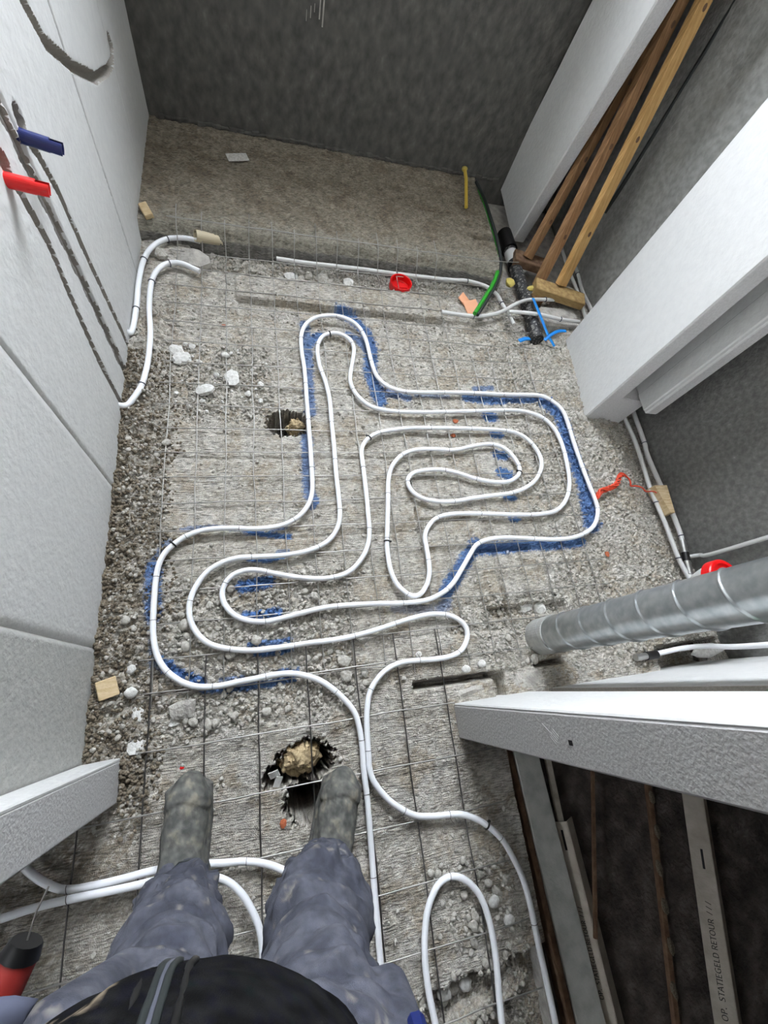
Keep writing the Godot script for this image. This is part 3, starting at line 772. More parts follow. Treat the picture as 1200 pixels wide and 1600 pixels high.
func build_floor() -> void:
	for s in PAINT:
		var l := []
		var box2 := Rect2(s[0][0], s[0][1], 0, 0)
		for i in range(0, s[0].size(), 2):
			l.append(Vector2(s[0][i], s[0][i + 1]))
			box2 = box2.expand(Vector2(s[0][i], s[0][i + 1]))
		strokes.append([l, s[1], s[2], box2.grow(s[1] * 1.8)])
	var cell := 0.005
	var x0 := -0.46
	var z0 := -0.10
	var nx := 533
	var nzc := 640
	var ys := PackedFloat32Array()
	ys.resize(nx * nzc)
	for j in nzc:
		for i in nx:
			ys[j * nx + i] = ground(x0 + i * cell, z0 + j * cell)
	var v := PackedVector3Array()
	var n := PackedVector3Array()
	var col := PackedColorArray()
	v.resize(nx * nzc); n.resize(nx * nzc); col.resize(nx * nzc)
	var blue := Color(0.035, 0.135, 0.42)
	for j in nzc:
		for i in nx:
			var k := j * nx + i
			var x := x0 + i * cell
			var z := z0 + j * cell
			var gx := ys[j * nx + mini(i + 1, nx - 1)] - ys[j * nx + maxi(i - 1, 0)]
			var gz := ys[mini(j + 1, nzc - 1) * nx + i] - ys[maxi(j - 1, 0) * nx + i]
			v[k] = Vector3(x, ys[k], z)
			n[k] = Vector3(-gx, 2.0 * cell, -gz).normalized()
			var fine := nz2.get_noise_2d(x * 240.0, z * 240.0)
			var mid := nz.get_noise_2d(x * 45.0 + 90.0, z * 45.0)
			var c := ground_colour(x, z, gravelly(x, z), fine, mid)
			var pa := paint_amount(x, z)
			if pa > 0.0:
				c = c.lerp(blue.lerp(Color(0.10, 0.27, 0.56), clampf(0.3 + fine, 0.0, 1.0)), pa * 0.93)
			col[k] = c
	var idx := PackedInt32Array()
	for j in nzc - 1:
		for i in nx - 1:
			var x := x0 + i * cell
			var z := z0 + j * cell
			if x < -0.22 and z < 1.96 or x > 1.07 and z > 1.99:
				continue
			var a := j * nx + i
			idx.append_array([a, a + 1, a + nx, a + 1, a + nx + 1, a + nx])
	var f := struct("floor", grid_mesh(v, n, col, idx), mats["rough_concrete"])
	f.set_meta("label", "chipped grey concrete slab with blue spray paint and broken holes")
	# solid slab under the rough surface, and the deeper floor of the hall beside it
	part(f, "slab_body", span(Vector3(-0.5, -0.70, -0.85), Vector3(2.3, -0.48, 3.1)), mats["hall_floor"])
	for q in [[Vector3(-0.6, -0.6, -1.2), Vector3(-0.2, -0.06, 1.95)], [Vector3(-0.6, -0.6, 1.9), Vector3(-0.44, -0.05, 3.2)], [Vector3(-0.6, -0.6, 3.06), Vector3(2.5, -0.10, 3.3)], [Vector3(2.12, -0.6, -1.2), Vector3(2.5, -0.12, 3.3)], [Vector3(-0.6, -0.6, -1.22), Vector3(2.5, -0.1, -0.8)], [Vector3(1.05, -0.6, 1.97), Vector3(1.08, -0.1, 3.2)]]:
		part(f, "light_skirt", span(q[0], q[1], 0.002), mats["hall_floor"])  # unseen boxes added to stop light leaking in below the floor
	part(f, "slab_edge", span(Vector3(1.045, -0.17, 2.04), Vector3(1.068, -0.012, 3.1), 0.004), mats["cast_concrete"])

func build_ledge() -> void:
	# raised concrete step along the back wall, its front broken off unevenly
	var cell := 0.007
	var x0 := -0.16
	var nx := 249
	var nj := 124
	var v := PackedVector3Array()
	var col := PackedColorArray()
	v.resize(nx * nj); col.resize(nx * nj)
	for i in nx:
		var x := x0 + i * cell
		var front := -0.085 + 0.012 * nz.get_noise_2d(x * 20.0, 77.0) + 0.006 * nz2.get_noise_2d(x * 200.0, 5.0)
		front += 0.03 * smoothstep(1.3, 1.6, x)
		for j in nj:
			var t := float(j) / (nj - 1)
			var p: Vector3
			var top := 0.070 + 0.008 * nz.get_noise_2d(x * 8.0, 40.0)
			if t < 0.82:
				var z := lerpf(-0.83, front, t / 0.82)
				var y := top + nz.get_noise_2d(x * 40.0, z * 40.0) * 0.006 + nz2.get_noise_2d(x * 160.0, z * 160.0) * 0.004
				# chopped notches
				y -= 0.03 * maxf(0.0, 1.0 - Vector2((x - 1.22) / 0.11, (z + 0.47 - 0.05 * (x - 1.2)) / 0.012).length() * 0.85)
				y -= 0.05 * rect(x, z, 1.46, 1.66, -0.33, -0.29, 0.008)
				var lip := smoothstep(front - 0.02, front, z)
				y -= 0.010 * lip * lip
				p = Vector3(x, y, z)
			else:
				var u := (t - 0.82) / 0.18
				var y2 := lerpf(top - 0.012, -0.06, u)
				p = Vector3(x, y2, front + 0.022 * u + 0.004 * nz2.get_noise_2d(x * 120.0, y2 * 120.0) + 0.012 * smoothstep(0.0, 0.25, u))
			v[i * nj + j] = p
			var fine := nz2.get_noise_2d(x * 220.0, p.z * 220.0 + p.y * 220.0)
			var mid := nz.get_noise_2d(x * 30.0, p.z * 30.0)
			var c := Color(0.41, 0.375, 0.305).lerp(Color(0.265, 0.23, 0.178), clampf(0.5 + fine * 0.5 + mid * 0.7, 0.0, 1.0))
			var pale := smoothstep(-0.22, -0.10, p.z + 0.12 * mid + 0.03 * fine)
			c = c.lerp(Color(0.41, 0.40, 0.345), 0.75 * pale)
			var brown := smoothstep(0.05, 0.35, nz.get_noise_2d(x * 9.0 + 20.0, p.z * 14.0) + 0.3 * fine)
			c = c.lerp(Color(0.20, 0.155, 0.11), 0.6 * brown * (1.0 - pale))
			c = c.lerp(Color(0.16, 0.14, 0.11), 0.5 * smoothstep(0.2, 0.4, nz2.get_noise_2d(x * 300.0, p.z * 300.0)))
			c = c.lerp(Color(0.36, 0.34, 0.285), 0.5 * smoothstep(0.22, 0.42, nz2.get_noise_2d(x * 170.0 + 60.0, p.z * 170.0)))
			if t > 0.86:
				c = Color(0.33, 0.325, 0.31).lerp(Color(0.27, 0.262, 0.245), clampf(0.5 + mid + fine * 0.4, 0.0, 1.0))
			col[i * nj + j] = c
	var st := SurfaceTool.new()
	st.begin(Mesh.PRIMITIVE_TRIANGLES)
	st.set_smooth_group(0)
	for i in nx:
		for j in nj:
			st.set_color(col[i * nj + j])
			st.add_vertex(v[i * nj + j])
	for i in nx - 1:
		for j in nj - 1:
			var a := i * nj + j
			for q in [a, a + nj, a + 1, a + 1, a + nj, a + nj + 1]:
				st.add_index(q)
	st.generate_normals()
	var o := struct("trim_1", st.commit(), mats["rough_concrete"])
	o.set_meta("label", "raised brownish concrete ledge along the dark back wall")
	part(o, "end_piece", span(Vector3(1.60, -0.25, -0.83), Vector3(2.16, -0.055, -0.05), 0.01), mats["cast_concrete"])

# ---------------------------------------------------------------- the walls
func chase_depth(y: float, z: float) -> float:
	# depth of the channels milled into the left wall
	var d := 0.0
	var ragged := 0.003 + 0.0015 * nz2.get_noise_2d(y * 260.0, z * 260.0)
	for c in CHASES:
		var l: Array = c[0]
		var best := 9.0
		for i in l.size() - 1:
			best = minf(best, Vector2(z, y).distance_to(Geometry2D.get_closest_point_to_segment(Vector2(z, y), l[i], l[i + 1])))
		var w: float = c[1] + ragged
		if c[3] > 0.0:
			w += 0.004 * sin(y * 70.0)
		if best < w:
			var dep: float = c[2]
			if c[3] > 0.0:
				dep += 0.006 * absf(sin(y * 35.0))
			d = maxf(d, dep * smoothstep(0.0, 0.0045, w - best))
	for h in [[0.612, 0.775, 0.022], [0.772, 0.778, 0.020], [-0.395, 0.50, 0.022]]:
		var q := Vector2(z - h[0], (y - h[1]) * 0.8).length()
		if q < h[2]:
			d = maxf(d, 0.055 * smoothstep(0.0, 0.006, h[2] - q))
	return d

func wall_panel(parent: Node3D, za: float, zb: float, m: Material, carved: bool) -> void:
	# one tall panel of the left wall; its face is x = -0.15, the edges slightly broken
	var cell := 0.0042
	var top := 4.22
	var nj := int((zb - za) / cell) + 1
	var rows := []
	var y := -0.10
	while y < (0.98 if carved else 0.0):
		rows.append(y); y += cell
	if not carved:
		rows = [-0.10]
		while y < 1.0:
			rows.append(y); y += 0.03
	rows.append_array([1.0, 1.8, 4.3, top])
	if not carved:
		nj = 40
	var st := SurfaceTool.new()
	st.begin(Mesh.PRIMITIVE_TRIANGLES)
	st.set_smooth_group(0)
	var dz := (zb - za) / (nj - 1)
	var pts := PackedVector3Array()
	for r in rows:
		for j in nj:
			var z := za + j * dz
			var edge := minf(z - za, zb - z)
			var x := -0.15 - 0.007 * (1.0 - smoothstep(0.0005, 0.006 + 0.003 * nz2.get_noise_2d(r * 90.0, z * 5.0), edge))
			x += 0.0008 * nz.get_noise_2d(r * 20.0, z * 20.0)
			if carved and r < 1.0:
				x -= chase_depth(r, z)
			st.add_vertex(Vector3(x, r, z))
			pts.append(Vector3(x, r, z))
	var lin := SurfaceTool.new()
	lin.begin(Mesh.PRIMITIVE_TRIANGLES)
	lin.set_smooth_group(0)
	var recessed := 0
	for p in pts:
		lin.add_vertex(p)
	for i in rows.size() - 1:
		for j in nj - 1:
			var a := i * nj + j
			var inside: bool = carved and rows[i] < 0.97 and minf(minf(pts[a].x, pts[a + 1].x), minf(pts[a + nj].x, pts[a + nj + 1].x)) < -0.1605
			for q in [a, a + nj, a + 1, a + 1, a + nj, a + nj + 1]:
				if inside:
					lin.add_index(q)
					recessed += 1
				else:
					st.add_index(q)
	st.generate_normals()
	var o := part(parent, "wall_panel", st.commit(), m)
	if recessed:
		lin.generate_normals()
		part(o, "channel_inner", lin.commit(), mats["chase_dark"])  # channel faces take a darker material than the panel
	part(o, "panel_core", span(Vector3(-0.25, -0.10, za), Vector3(-0.21, top, zb), 0.001), m)

func build_walls() -> void:
	var wl := struct_node("wall_left")
	wl.set_meta("label", "white cellular concrete panel wall with milled pipe channels")
	var zs := [-0.86, -0.36, 0.15, 0.65, 1.13, 1.65, 1.952]
	for i in 6:
		wall_panel(wl, zs[i], zs[i + 1], mats["aac_grey"] if i == 5 else mats["aac"], i in [0, 1, 2, 3])
	# door jamb of the partition at the left of the doorway
	var jm := part(wl, "jamb_panel", span(Vector3(-1.6, -0.10, 1.952), Vector3(-0.066, 4.22, 2.052), 0.004), mats["aac_cut"])
	part(jm, "jamb_face", span(Vector3(-0.30, -0.09, 1.946), Vector3(-0.0665, 4.20, 1.956), 0.003), mats["aac"])
	# partition on the right of the doorway, with a chase behind the duct
	var wp := struct_node("wall_front")
	wp.set_meta("label", "white cellular concrete partition with grey sawn end")
	var st := begin()
	add_box(st, Vector3(0.29, 4.32, 0.099), Vector3(1.065, 2.06, 2.0005), 0.004)
	part(wp, "wall_panel", done(st), mats["aac_cut"])
	part(wp, "panel_face", span(Vector3(0.9215, -0.10, 1.9455), Vector3(1.21, 4.22, 1.953), 0.004), mats["aac"])
	part(wp, "panel_face", span(Vector3(1.30, -0.10, 1.9455), Vector3(2.16, 4.22, 2.05), 0.004), mats["aac"])
	part(wp, "chase_back", span(Vector3(1.205, -0.10, 1.985), Vector3(1.305, 4.22, 2.05), 0.001), mats["chase_dark"])
	part(wp, "chase_cheek", span(Vector3(1.208, -0.09, 1.947), Vector3(1.2135, 4.2, 1.99), 0.001), mats["chase_dark"])
	part(wp, "chase_cheek", span(Vector3(1.2965, -0.09, 1.947), Vector3(1.302, 4.2, 1.99), 0.001), mats["chase_dark"])
	# dark chip for the shade in a dowel hole, and scratches, on the sawn end
	var dots := begin()
	add_box(dots, Vector3(0.002, 0.012, 0.010), Vector3(0.9195, 0.60, 2.005), 0.0005)
	part(wp, "dowel_hole_shade", done(dots), mats["ink"])
	var sc := begin()
	for k in 5:
		add_box(sc, Vector3(0.0012, 0.022, 0.0012), Vector3(0.9198, 0.555 - 0.004 * k, 1.99 + 0.004 * k), 0.0003, Basis(Vector3.RIGHT, 0.7))
	add_box(sc, Vector3(0.0012, 0.035, 0.0015), Vector3(0.9198, 0.525, 1.985), 0.0003, Basis(Vector3.RIGHT, 0.6))
	part(wp, "scratch_mark", done(sc), mats["aac"])
	# lintel over the doorway
	part(wp, "lintel", span(Vector3(-0.066, 2.12, 1.953), Vector3(0.92, 4.22, 2.05), 0.003), mats["aac"])
	# back wall of dark concrete with a window opening above the view
	var wb := struct_node("wall_back")
	wb.set_meta("label", "dark stained concrete back wall")
	var W0: Vector2 = WIN[0]
	var W1: Vector2 = WIN[1]
	part(wb, "wall_base", span(Vector3(-0.3, -0.2, -1.22), Vector3(2.4, W0.y, -0.82), 0.002), mats["dark_concrete"])
	part(wb, "wall_pier", span(Vector3(-0.3, W0.y, -1.22), Vector3(W0.x, 4.3, -0.82), 0.002), mats["dark_concrete"])
	part(wb, "wall_pier", span(Vector3(W1.x, W0.y, -1.22), Vector3(2.4, 4.3, -0.82), 0.002), mats["dark_concrete"])
	part(wb, "window_head", span(Vector3(W0.x, W1.y, -1.22), Vector3(W1.x, 4.3, -0.82), 0.002), mats["dark_concrete"])
	var seam := begin()
	var rr := RandomNumberGenerator.new()
	rr.seed = 4
	for k in 50:
		var x := -0.1 + k * 0.037
		add_box(seam, Vector3(0.04, 0.012 + rr.randf() * 0.012, 0.012), Vector3(x, 0.076 + rr.randf() * 0.008, -0.818), 0.004, Basis(Vector3.BACK, rr.randf_range(-0.15, 0.15)))
	part(wb, "mortar_seam", done(seam), mats["dark_concrete"])
	for k in 5:
		var dx := 0.56 + 0.018 * k + 0.010 * rr.randf()
		part(wb, "paint_drip", box(Vector3(0.002 + 0.004 * rr.randf(), 0.01 + 0.08 * rr.randf(), 0.0016), 0.0006), mats["cast_concrete"], Vector3(dx, 0.53 + 0.06 * rr.randf(), -0.8195))
	var win := struct_node("window_1")
	win.set_meta("label", "bare window opening with a timber frame")
	for b in [[Vector3(W0.x, W0.y, -1.20), Vector3(W1.x, W0.y + 0.05, -1.14)], [Vector3(W0.x, W1.y - 0.05, -1.20), Vector3(W1.x, W1.y, -1.14)], [Vector3(W0.x, W0.y, -1.20), Vector3(W0.x + 0.05, W1.y, -1.14)], [Vector3(W1.x - 0.05, W0.y, -1.20), Vector3(W1.x, W1.y, -1.14)]]:
		part(win, "frame_bar", span(b[0], b[1]), mats["timber"])
	# right wall, slightly uneven: concrete darkened for the shade of the panels
	var wr := SurfaceTool.new()
	wr.begin(Mesh.PRIMITIVE_TRIANGLES)
	wr.set_smooth_group(0)
	var ni := 70
	var nk := 90
	for i in ni:
		for k in nk:
			var z := -0.9 + 2.95 * k / (nk - 1)
			var yy := -0.2 + 4.45 * i / (ni - 1)
			wr.add_vertex(Vector3(2.15 + 0.012 * nz.get_noise_2d(z * 7.0 - yy * 3.0, yy * 2.0) + 0.02 * exp(-pow((z + 0.32 + yy * 0.12) / 0.03, 2.0)), yy, z))
	for i in ni - 1:
		for k in nk - 1:
			var a := i * nk + k
			for q in [a, a + 1, a + nk, a + 1, a + nk + 1, a + nk]:
				wr.add_index(q)
	wr.generate_normals()
	var wro := struct("wall_right", wr.commit(), mats["shaded_concrete"])
	wro.set_meta("label", "dark concrete wall on the right, deepened with panel shade, with a grey plastered part")
	var ps := SurfaceTool.new()
	ps.begin(Mesh.PRIMITIVE_TRIANGLES)
	ps.set_smooth_group(0)
	for i in ni:
		for k in 50:
			var z := -0.82 + 1.42 * k / 49.0
			var yy := -0.02 + 2.6 * i / (ni - 1)
			ps.add_vertex(Vector3(2.122 + 0.007 * nz.get_noise_2d(z * 9.0 - yy * 4.0, yy * 2.0) + 0.008 * sin((z + yy * 0.22) * 24.0) * smoothstep(-0.5, -0.1, z), yy, z))
	for i in ni - 1:
		for k in 49:
			var a := i * 50 + k
			for q in [a, a + 1, a + 50, a + 1, a + 51, a + 50]:
				ps.add_index(q)
	ps.generate_normals()
	part(wro, "plaster_skin", ps.commit(), mats["grey_plaster"])
	part(wro, "wall_core", span(Vector3(2.2, -0.3, -1.1), Vector3(2.4, 4.3, 2.06), 0.001), mats["dark_concrete"])
	# hall round the doorway, and the ceiling
	var whl := struct_node("wall_hall_left")
	for q in [[Vector3(-1.7, -0.3, 1.95), Vector3(-1.55, 1.3, 4.6)], [Vector3(-1.7, 1.9, 1.95), Vector3(-1.55, 4.3, 4.6)], [Vector3(-1.7, 1.3, 1.95), Vector3(-1.55, 1.9, 2.9)], [Vector3(-1.7, 1.3, 3.4), Vector3(-1.55, 1.9, 4.6)]]:
		part(whl, "wall_piece", span(q[0], q[1], 0.002), mats["aac"])
	var w2 := struct_node("added_window_2")  # unseen opening, added to bring fill light into the hall
	w2.set_meta("label", "unseen window opening added in the hall for fill light")
	part(w2, "sill", span(Vector3(-1.72, 1.27, 2.9), Vector3(-1.52, 1.30, 3.4), 0.004), mats["timber"])
	struct("wall_hall_right", span(Vector3(2.4, -0.3, 2.0), Vector3(2.55, 4.3, 4.6), 0.002), mats["dark_concrete"])
	struct("wall_hall_back", span(Vector3(-1.7, -0.3, 4.45), Vector3(2.55, 4.3, 4.6), 0.002), mats["grey_plaster"])
	struct("wall_hall_front", span(Vector3(2.1, -0.3, 1.95), Vector3(2.55, 4.3, 2.05), 0.002), mats["aac"])
	struct("ceiling", span(Vector3(-1.7, 4.2, -1.3), Vector3(2.6, 4.35, 4.6), 0.002), mats["ceiling_paint"])
	var hf := struct("floor", span(Vector3(1.06, -0.17, 2.02), Vector3(2.5, -0.07, 4.6), 0.003), mats["hall_floor"])
	hf.set_meta("label", "dark bare floor behind the partition")
	struct("floor", span(Vector3(-1.7, -0.30, 1.9), Vector3(-0.42, 0.0, 4.6), 0.003), mats["cast_concrete"])
	struct("floor", span(Vector3(-0.5, -0.30, 3.05), Vector3(1.1, 0.0, 4.6), 0.003), mats["cast_concrete"])

# ---------------------------------------------------------------- mesh, pipes
func wire_y(x: float, z: float) -> float:
	var y := 0.012 + 0.003 * nz.get_noise_2d(x * 8.0 + 11.0, z * 8.0)
	return y + 0.078 * smoothstep(0.0, -0.10, z) + 0.012 * smoothstep(1.45, 1.75, x)

func build_wire_mesh() -> void:
	var t := thing("reinforcing_mesh", "thin galvanised wire mesh of small squares under the white pipe loops", "wire mesh")
	for i in 17:
		var x := 0.1 * i
		var za := -0.19 + 0.03 * (i % 3) if i < 13 else 0.42 + 0.05 * (i % 2)
		var p := PackedVector3Array()
		for k in 56:
			var z := lerpf(za, 1.835, k / 55.0)
			p.append(Vector3(x + 0.006 * nz.get_noise_2d(x * 30.0, z * 4.0), wire_y(x, z), z))
		part(t, "wire", tube(p, 0.0020, 6), mats["wire"])
	for j in range(-1, 19):
		var z := 0.1 * j
		var p := PackedVector3Array()
		var xa := -0.035
		for k in 46:
			var x := lerpf(xa, 1.66, k / 45.0)
			var zz := z + 0.006 * nz.get_noise_2d(x * 4.0, z * 30.0 + 50.0)
			p.append(Vector3(x, wire_y(x, z) + 0.0026, zz))
		part(t, "wire", tube(p, 0.0020, 6), mats["wire"])
	var b := thing("reinforcing_mesh", "coarser steel wire mesh with large squares under the boots in the doorway", "wire mesh")
	for x in [-0.30, -0.15, 0.0, 0.148, 0.296, 0.445, 0.602, 0.739, 0.890]:
		var p := PackedVector3Array()
		var za := 1.70 if x > -0.1 else 2.06
		for k in 30:
			var z := lerpf(za, 2.98, k / 29.0)
			p.append(Vector3(x + 0.004 * nz.get_noise_2d(x * 30.0, z * 5.0), 0.015 + 0.003 * nz.get_noise_2d(x * 9.0, z * 9.0), z))
		part(b, "wire", tube(p, 0.0022, 6), mats["tie_steel"])
	for z in [1.792, 1.941, 2.090, 2.239, 2.386, 2.530, 2.68, 2.83]:
		var p := PackedVector3Array()
		var xa: float = -0.02 if z < 2.06 else -0.40
		var xb: float = 0.915 if z < 2.06 else 1.03
		for k in 30:
			var x := lerpf(xa, xb, k / 29.0)
			p.append(Vector3(x, 0.0195 + 0.003 * nz.get_noise_2d(x * 9.0, z * 9.0), z + 0.004 * nz.get_noise_2d(x * 5.0, z * 30.0)))
		part(b, "wire", tube(p, 0.0022, 6), mats["wire"])

func flat_path(a: PackedFloat32Array, y: float) -> Array:
	var out := []
	for i in range(0, a.size(), 2):
		out.append(Vector3(a[i], y, a[i + 1]))
	return out

func tie(parent: Node3D, at: Vector3, along: Vector3, r: float, m: Material, thick: float, tail := true) -> void:
	# a ring round the pipe with a short twisted tail
	var T := along.normalized()
	var N := T.cross(Vector3.UP).normalized()
	var p := PackedVector3Array()
	for k in 13:
		var th := TAU * k / 12.0
		p.append(N * cos(th) * (r + thick * 0.6) + Vector3.UP * sin(th) * (r + thick * 0.6))
	var o := part(parent, "tie_wire" if thick < 0.0012 else "cable_tie", tube(p, thick, 5), m, at)
	if tail:
		var q := PackedVector3Array([N * r, N * (r + 0.006) + Vector3.UP * 0.006 + T * 0.003, N * (r + 0.013) + Vector3.UP * 0.004 + T * 0.009])
		part(o, "tail", tube(q, thick * 0.9, 4), m)

func pipe_thing(label: String, path: Array, r: float, m: Material, group := "", cat := "pipe", step := 0.012) -> Node3D:
	var t := thing("white_pipe", label, cat, Vector3.ZERO, group)
	part(t, "tube", tube(smooth(path, step), r, 12), m)
	return t

func build_pipes() -> void:
	var path := flat_path(MAIN_PIPE, 0.0)
	for i in path.size():
		path[i].y = wire_y(path[i].x, path[i].z) + 0.0115
	var t := pipe_thing("long white heating pipe laid in winding loops over the wire mesh", path, 0.0088, mats["white_pipe"])
	# steel ties where the pipe crosses the wires
	var sp := smooth(path, 0.012)
	var run := 0.0
	var next := 0.08
	var rr := RandomNumberGenerator.new()
	rr.seed = 12
	for i in range(1, sp.size()):
		run += sp[i].distance_to(sp[i - 1])
		if run > next:
			next += rr.randf_range(0.14, 0.26)
			tie(t, sp[i], sp[i] - sp[i - 1], 0.0088, mats["tie_steel"], 0.0008)
	for c in BLACK_TIES:
		var best := 0
		for i in sp.size():
			if Vector2(sp[i].x, sp[i].z).distance_to(c) < Vector2(sp[best].x, sp[best].z).distance_to(c):
				best = i
		best = clampi(best, 1, sp.size() - 1)
		var dir := sp[best] - sp[best - 1]
		tie(t, sp[best], dir, 0.0088, mats["black_plastic"], 0.0028, false)
		var ang := atan2(dir.x, dir.z)
		var up: MeshInstance3D = part(t, "tie_head", box(Vector3(0.010, 0.007, 0.007), 0.001), mats["black_plastic"], sp[best] + Basis(Vector3.UP, ang) * Vector3(0.0115, 0.002, 0))
		up.rotation.y = ang
	var h := pipe_thing("white heating pipe bent in a narrow arch on the hall floor", flat_path(HALL_ARCH, 0.028), 0.0088, mats["white_pipe"])
	tie(h, Vector3(HALL_ARCH[14], 0.028, HALL_ARCH[15]), Vector3(1, 0, 0.2), 0.0088, mats["tie_steel"], 0.0008)
	var a := pipe_thing("white heating pipe curving from behind the door jamb past both legs", flat_path(HALL_A, 0.028), 0.0088, mats["white_pipe"])
	tie(a, Vector3(HALL_A[6], 0.028, HALL_A[7]), Vector3(1, 0, -0.2), 0.0088, mats["tie_steel"], 0.0008)
	tie(a, Vector3(HALL_A[18], 0.028, HALL_A[19]), Vector3(1, 0, 0.1), 0.0088, mats["tie_steel"], 0.0008)
	var b := pipe_thing("white heating pipe crossing from the lower left and bending down between the legs", flat_path(HALL_B, 0.0445), 0.0088, mats["white_pipe"])
	tie(b, Vector3(HALL_B[6], 0.0445, HALL_B[7]), Vector3(1, 0, -0.2), 0.0088, mats["tie_steel"], 0.0008)
	# supply pipes that leave the left wall
	var w1 := flat_path(WALL_PIPE_1, 0.028)
	w1.push_front(Vector3(-0.172, 0.07, w1[0].z - 0.01))
	w1.push_front(Vector3(-0.178, 0.20, w1[0].z - 0.005))
	var p1 := pipe_thing("white water pipe from the wall channel curving up to the ledge", w1, 0.0105, mats["white_pipe"])
	var w2 := flat_path(WALL_PIPE_2, 0.028)
	w2.push_front(Vector3(-0.172, 0.07, w2[0].z + 0.01))
	w2.push_front(Vector3(-0.178, 0.20, w2[0].z + 0.012))
	var p2 := pipe_thing("white water pipe from the wall channel lying inside the other one", w2, 0.0105, mats["white_pipe"])
	for q in [[p1, 5, w1], [p1, 7, w1], [p1, 3, w1], [p2, 8, w2], [p2, 10, w2], [p2, 4, w2]]:
		var l: Array = q[2]
		tie(q[0], l[q[1]], l[q[1] + 1] - l[q[1] - 1], 0.0105, mats["grey_plastic"], 0.0022, false)
	# pipes along the ledge and the right wall
	var g1 := pipe_thing("grey-white pipe running in the trench along the ledge", flat_path(BACK_1, 0.012), 0.0095, mats["grey_white_pipe"])
	var g2 := pipe_thing("white pipe passing under the green cable towards the wood blocks", flat_path(BACK_2, 0.036), 0.0095, mats["grey_white_pipe"])
	var g3 := pipe_thing("short white pipe crossing the black drain pipe to the white panel", flat_path(BACK_3, 0.040), 0.0095, mats["grey_white_pipe"])
	var g4 := pipe_thing("white pipe on the floor behind the brightest batten, nearer the room", flat_path(BACK_4, 0.02), 0.0095, mats["grey_white_pipe"])
	var g5 := pipe_thing("white pipe on the floor behind the battens, nearer the wall", flat_path(BACK_5, 0.02), 0.0095, mats["grey_white_pipe"])
	for q in [[g1, BACK_1, 3, 0.012], [g1, BACK_1, 5, 0.012], [g2, BACK_2, 2, 0.036], [g2, BACK_2, 7, 0.036], [g3, BACK_3, 3, 0.040], [g5, BACK_5, 1, 0.02], [g1, BACK_1, 8, 0.012]]:
		var l: PackedFloat32Array = q[1]
		var k: int = q[2]
		tie(q[0], Vector3(l[2 * k], q[3], l[2 * k + 1]), Vector3(l[2 * k] - l[2 * k - 2], 0, l[2 * k + 1] - l[2 * k - 1]), 0.0095, mats["grey_plastic"], 0.0025, false)
	var ra := pipe_thing("white pipe along the right wall, the one farther from the wall", flat_path(RIGHT_A, 0.02), 0.0095, mats["grey_white_pipe"])
	var rb := pipe_thing("white pipe along the right wall with a metal press fitting", flat_path(RIGHT_B, 0.024), 0.0105, mats["grey_white_pipe"])
	for q in [[ra, RIGHT_A, 4, 0.02], [ra, RIGHT_A, 6, 0.02], [rb, RIGHT_B, 2, 0.024], [rb, RIGHT_B, 6, 0.024]]:
		var l: PackedFloat32Array = q[1]
		var k: int = q[2]
		tie(q[0], Vector3(l[2 * k], q[3], l[2 * k + 1]), Vector3(l[2 * k] - l[2 * k - 2], 0, l[2 * k + 1] - l[2 * k - 1]), 0.0098, mats["grey_plastic"], 0.0025, false)
	var fa := Vector3(RIGHT_B[12], 0.024, RIGHT_B[13])
	var fb := Vector3(RIGHT_B[18], 0.024, RIGHT_B[19])
	for seg in [[0.12, 0.42, "fitting_metal", 0.0135], [0.42, 0.62, "black_plastic", 0.0155], [0.62, 0.92, "fitting_metal", 0.0135]]:
		part(rb, "press_fitting", tube(PackedVector3Array([fa.lerp(fb, seg[0]), fa.lerp(fb, seg[1])]), seg[3], 14), mats[seg[2]])
	for s in [0.15, 0.25, 0.38, 0.66, 0.78, 0.9]:
		part(rb, "fitting_ring", tube(PackedVector3Array([fa.lerp(fb, s), fa.lerp(fb, s + 0.03)]), 0.015, 14), mats["fitting_metal"])
	var mid := fa.lerp(fb, 0.52)
	pipe_thing("thin white pipe rising from the tee fitting on the right wall", [mid, mid + Vector3(0.03, 0.004, 0.0), mid + Vector3(0.045, 0.03, 0.003), Vector3(2.13, 0.12, mid.z + 0.015), Vector3(2.13, 0.5, mid.z + 0.02), Vector3(2.13, 1.2, mid.z + 0.03)], 0.0085, mats["grey_white_pipe"])

# ---------------------------------------------------------------- fittings, ducts
func tap_stub(z: float, y: float, m: Material, label: String, tip: Vector3) -> void:
	var from := Vector3(-0.195, y, z)
	var t := thing("tap_plug", label, "pipe plug", from)
	var d := (tip - from)
	part(t, "brass_socket", tube(PackedVector3Array([Vector3.ZERO, d * 0.36]), 0.0120, 14), mats["brass"])
	part(t, "collar", tube(PackedVector3Array([d * 0.30, d * 0.37]), 0.0155, 14), m)
	# hollow plug with a notched rim
	var dir := d.normalized()
	var N := dir.cross(Vector3.UP).normalized()
	var B := N.cross(dir)
	var st := begin()
	var seg := 24
	var R := 0.0145
	for k in seg:
		var a := TAU * k / seg
		var b := TAU * (k + 1) / seg
		var la := d.length() * (1.0 if sin(2.0 * a + 0.9) > -0.25 else 0.80)
		var lb := la
		var A := N * cos(a) + B * sin(a)
		var C := N * cos(b) + B * sin(b)
		var s0 := dir * d.length() * 0.35
		quad_out(st, s0 + A * R, s0 + C * R, dir * lb + C * R, dir * la + A * R, s0)
		var far := dir * la + (A + C) * R * 0.5 + (A + C) * 5.0
		quad_out(st, s0 + A * (R - 0.003), s0 + C * (R - 0.003), dir * lb + C * (R - 0.003), dir * la + A * (R - 0.003), far)
		quad_out(st, dir * la + A * R, dir * lb + C * R, dir * lb + C * (R - 0.003), dir * la + A * (R - 0.003), Vector3.ZERO)
	part(t, "plug", done(st), m)

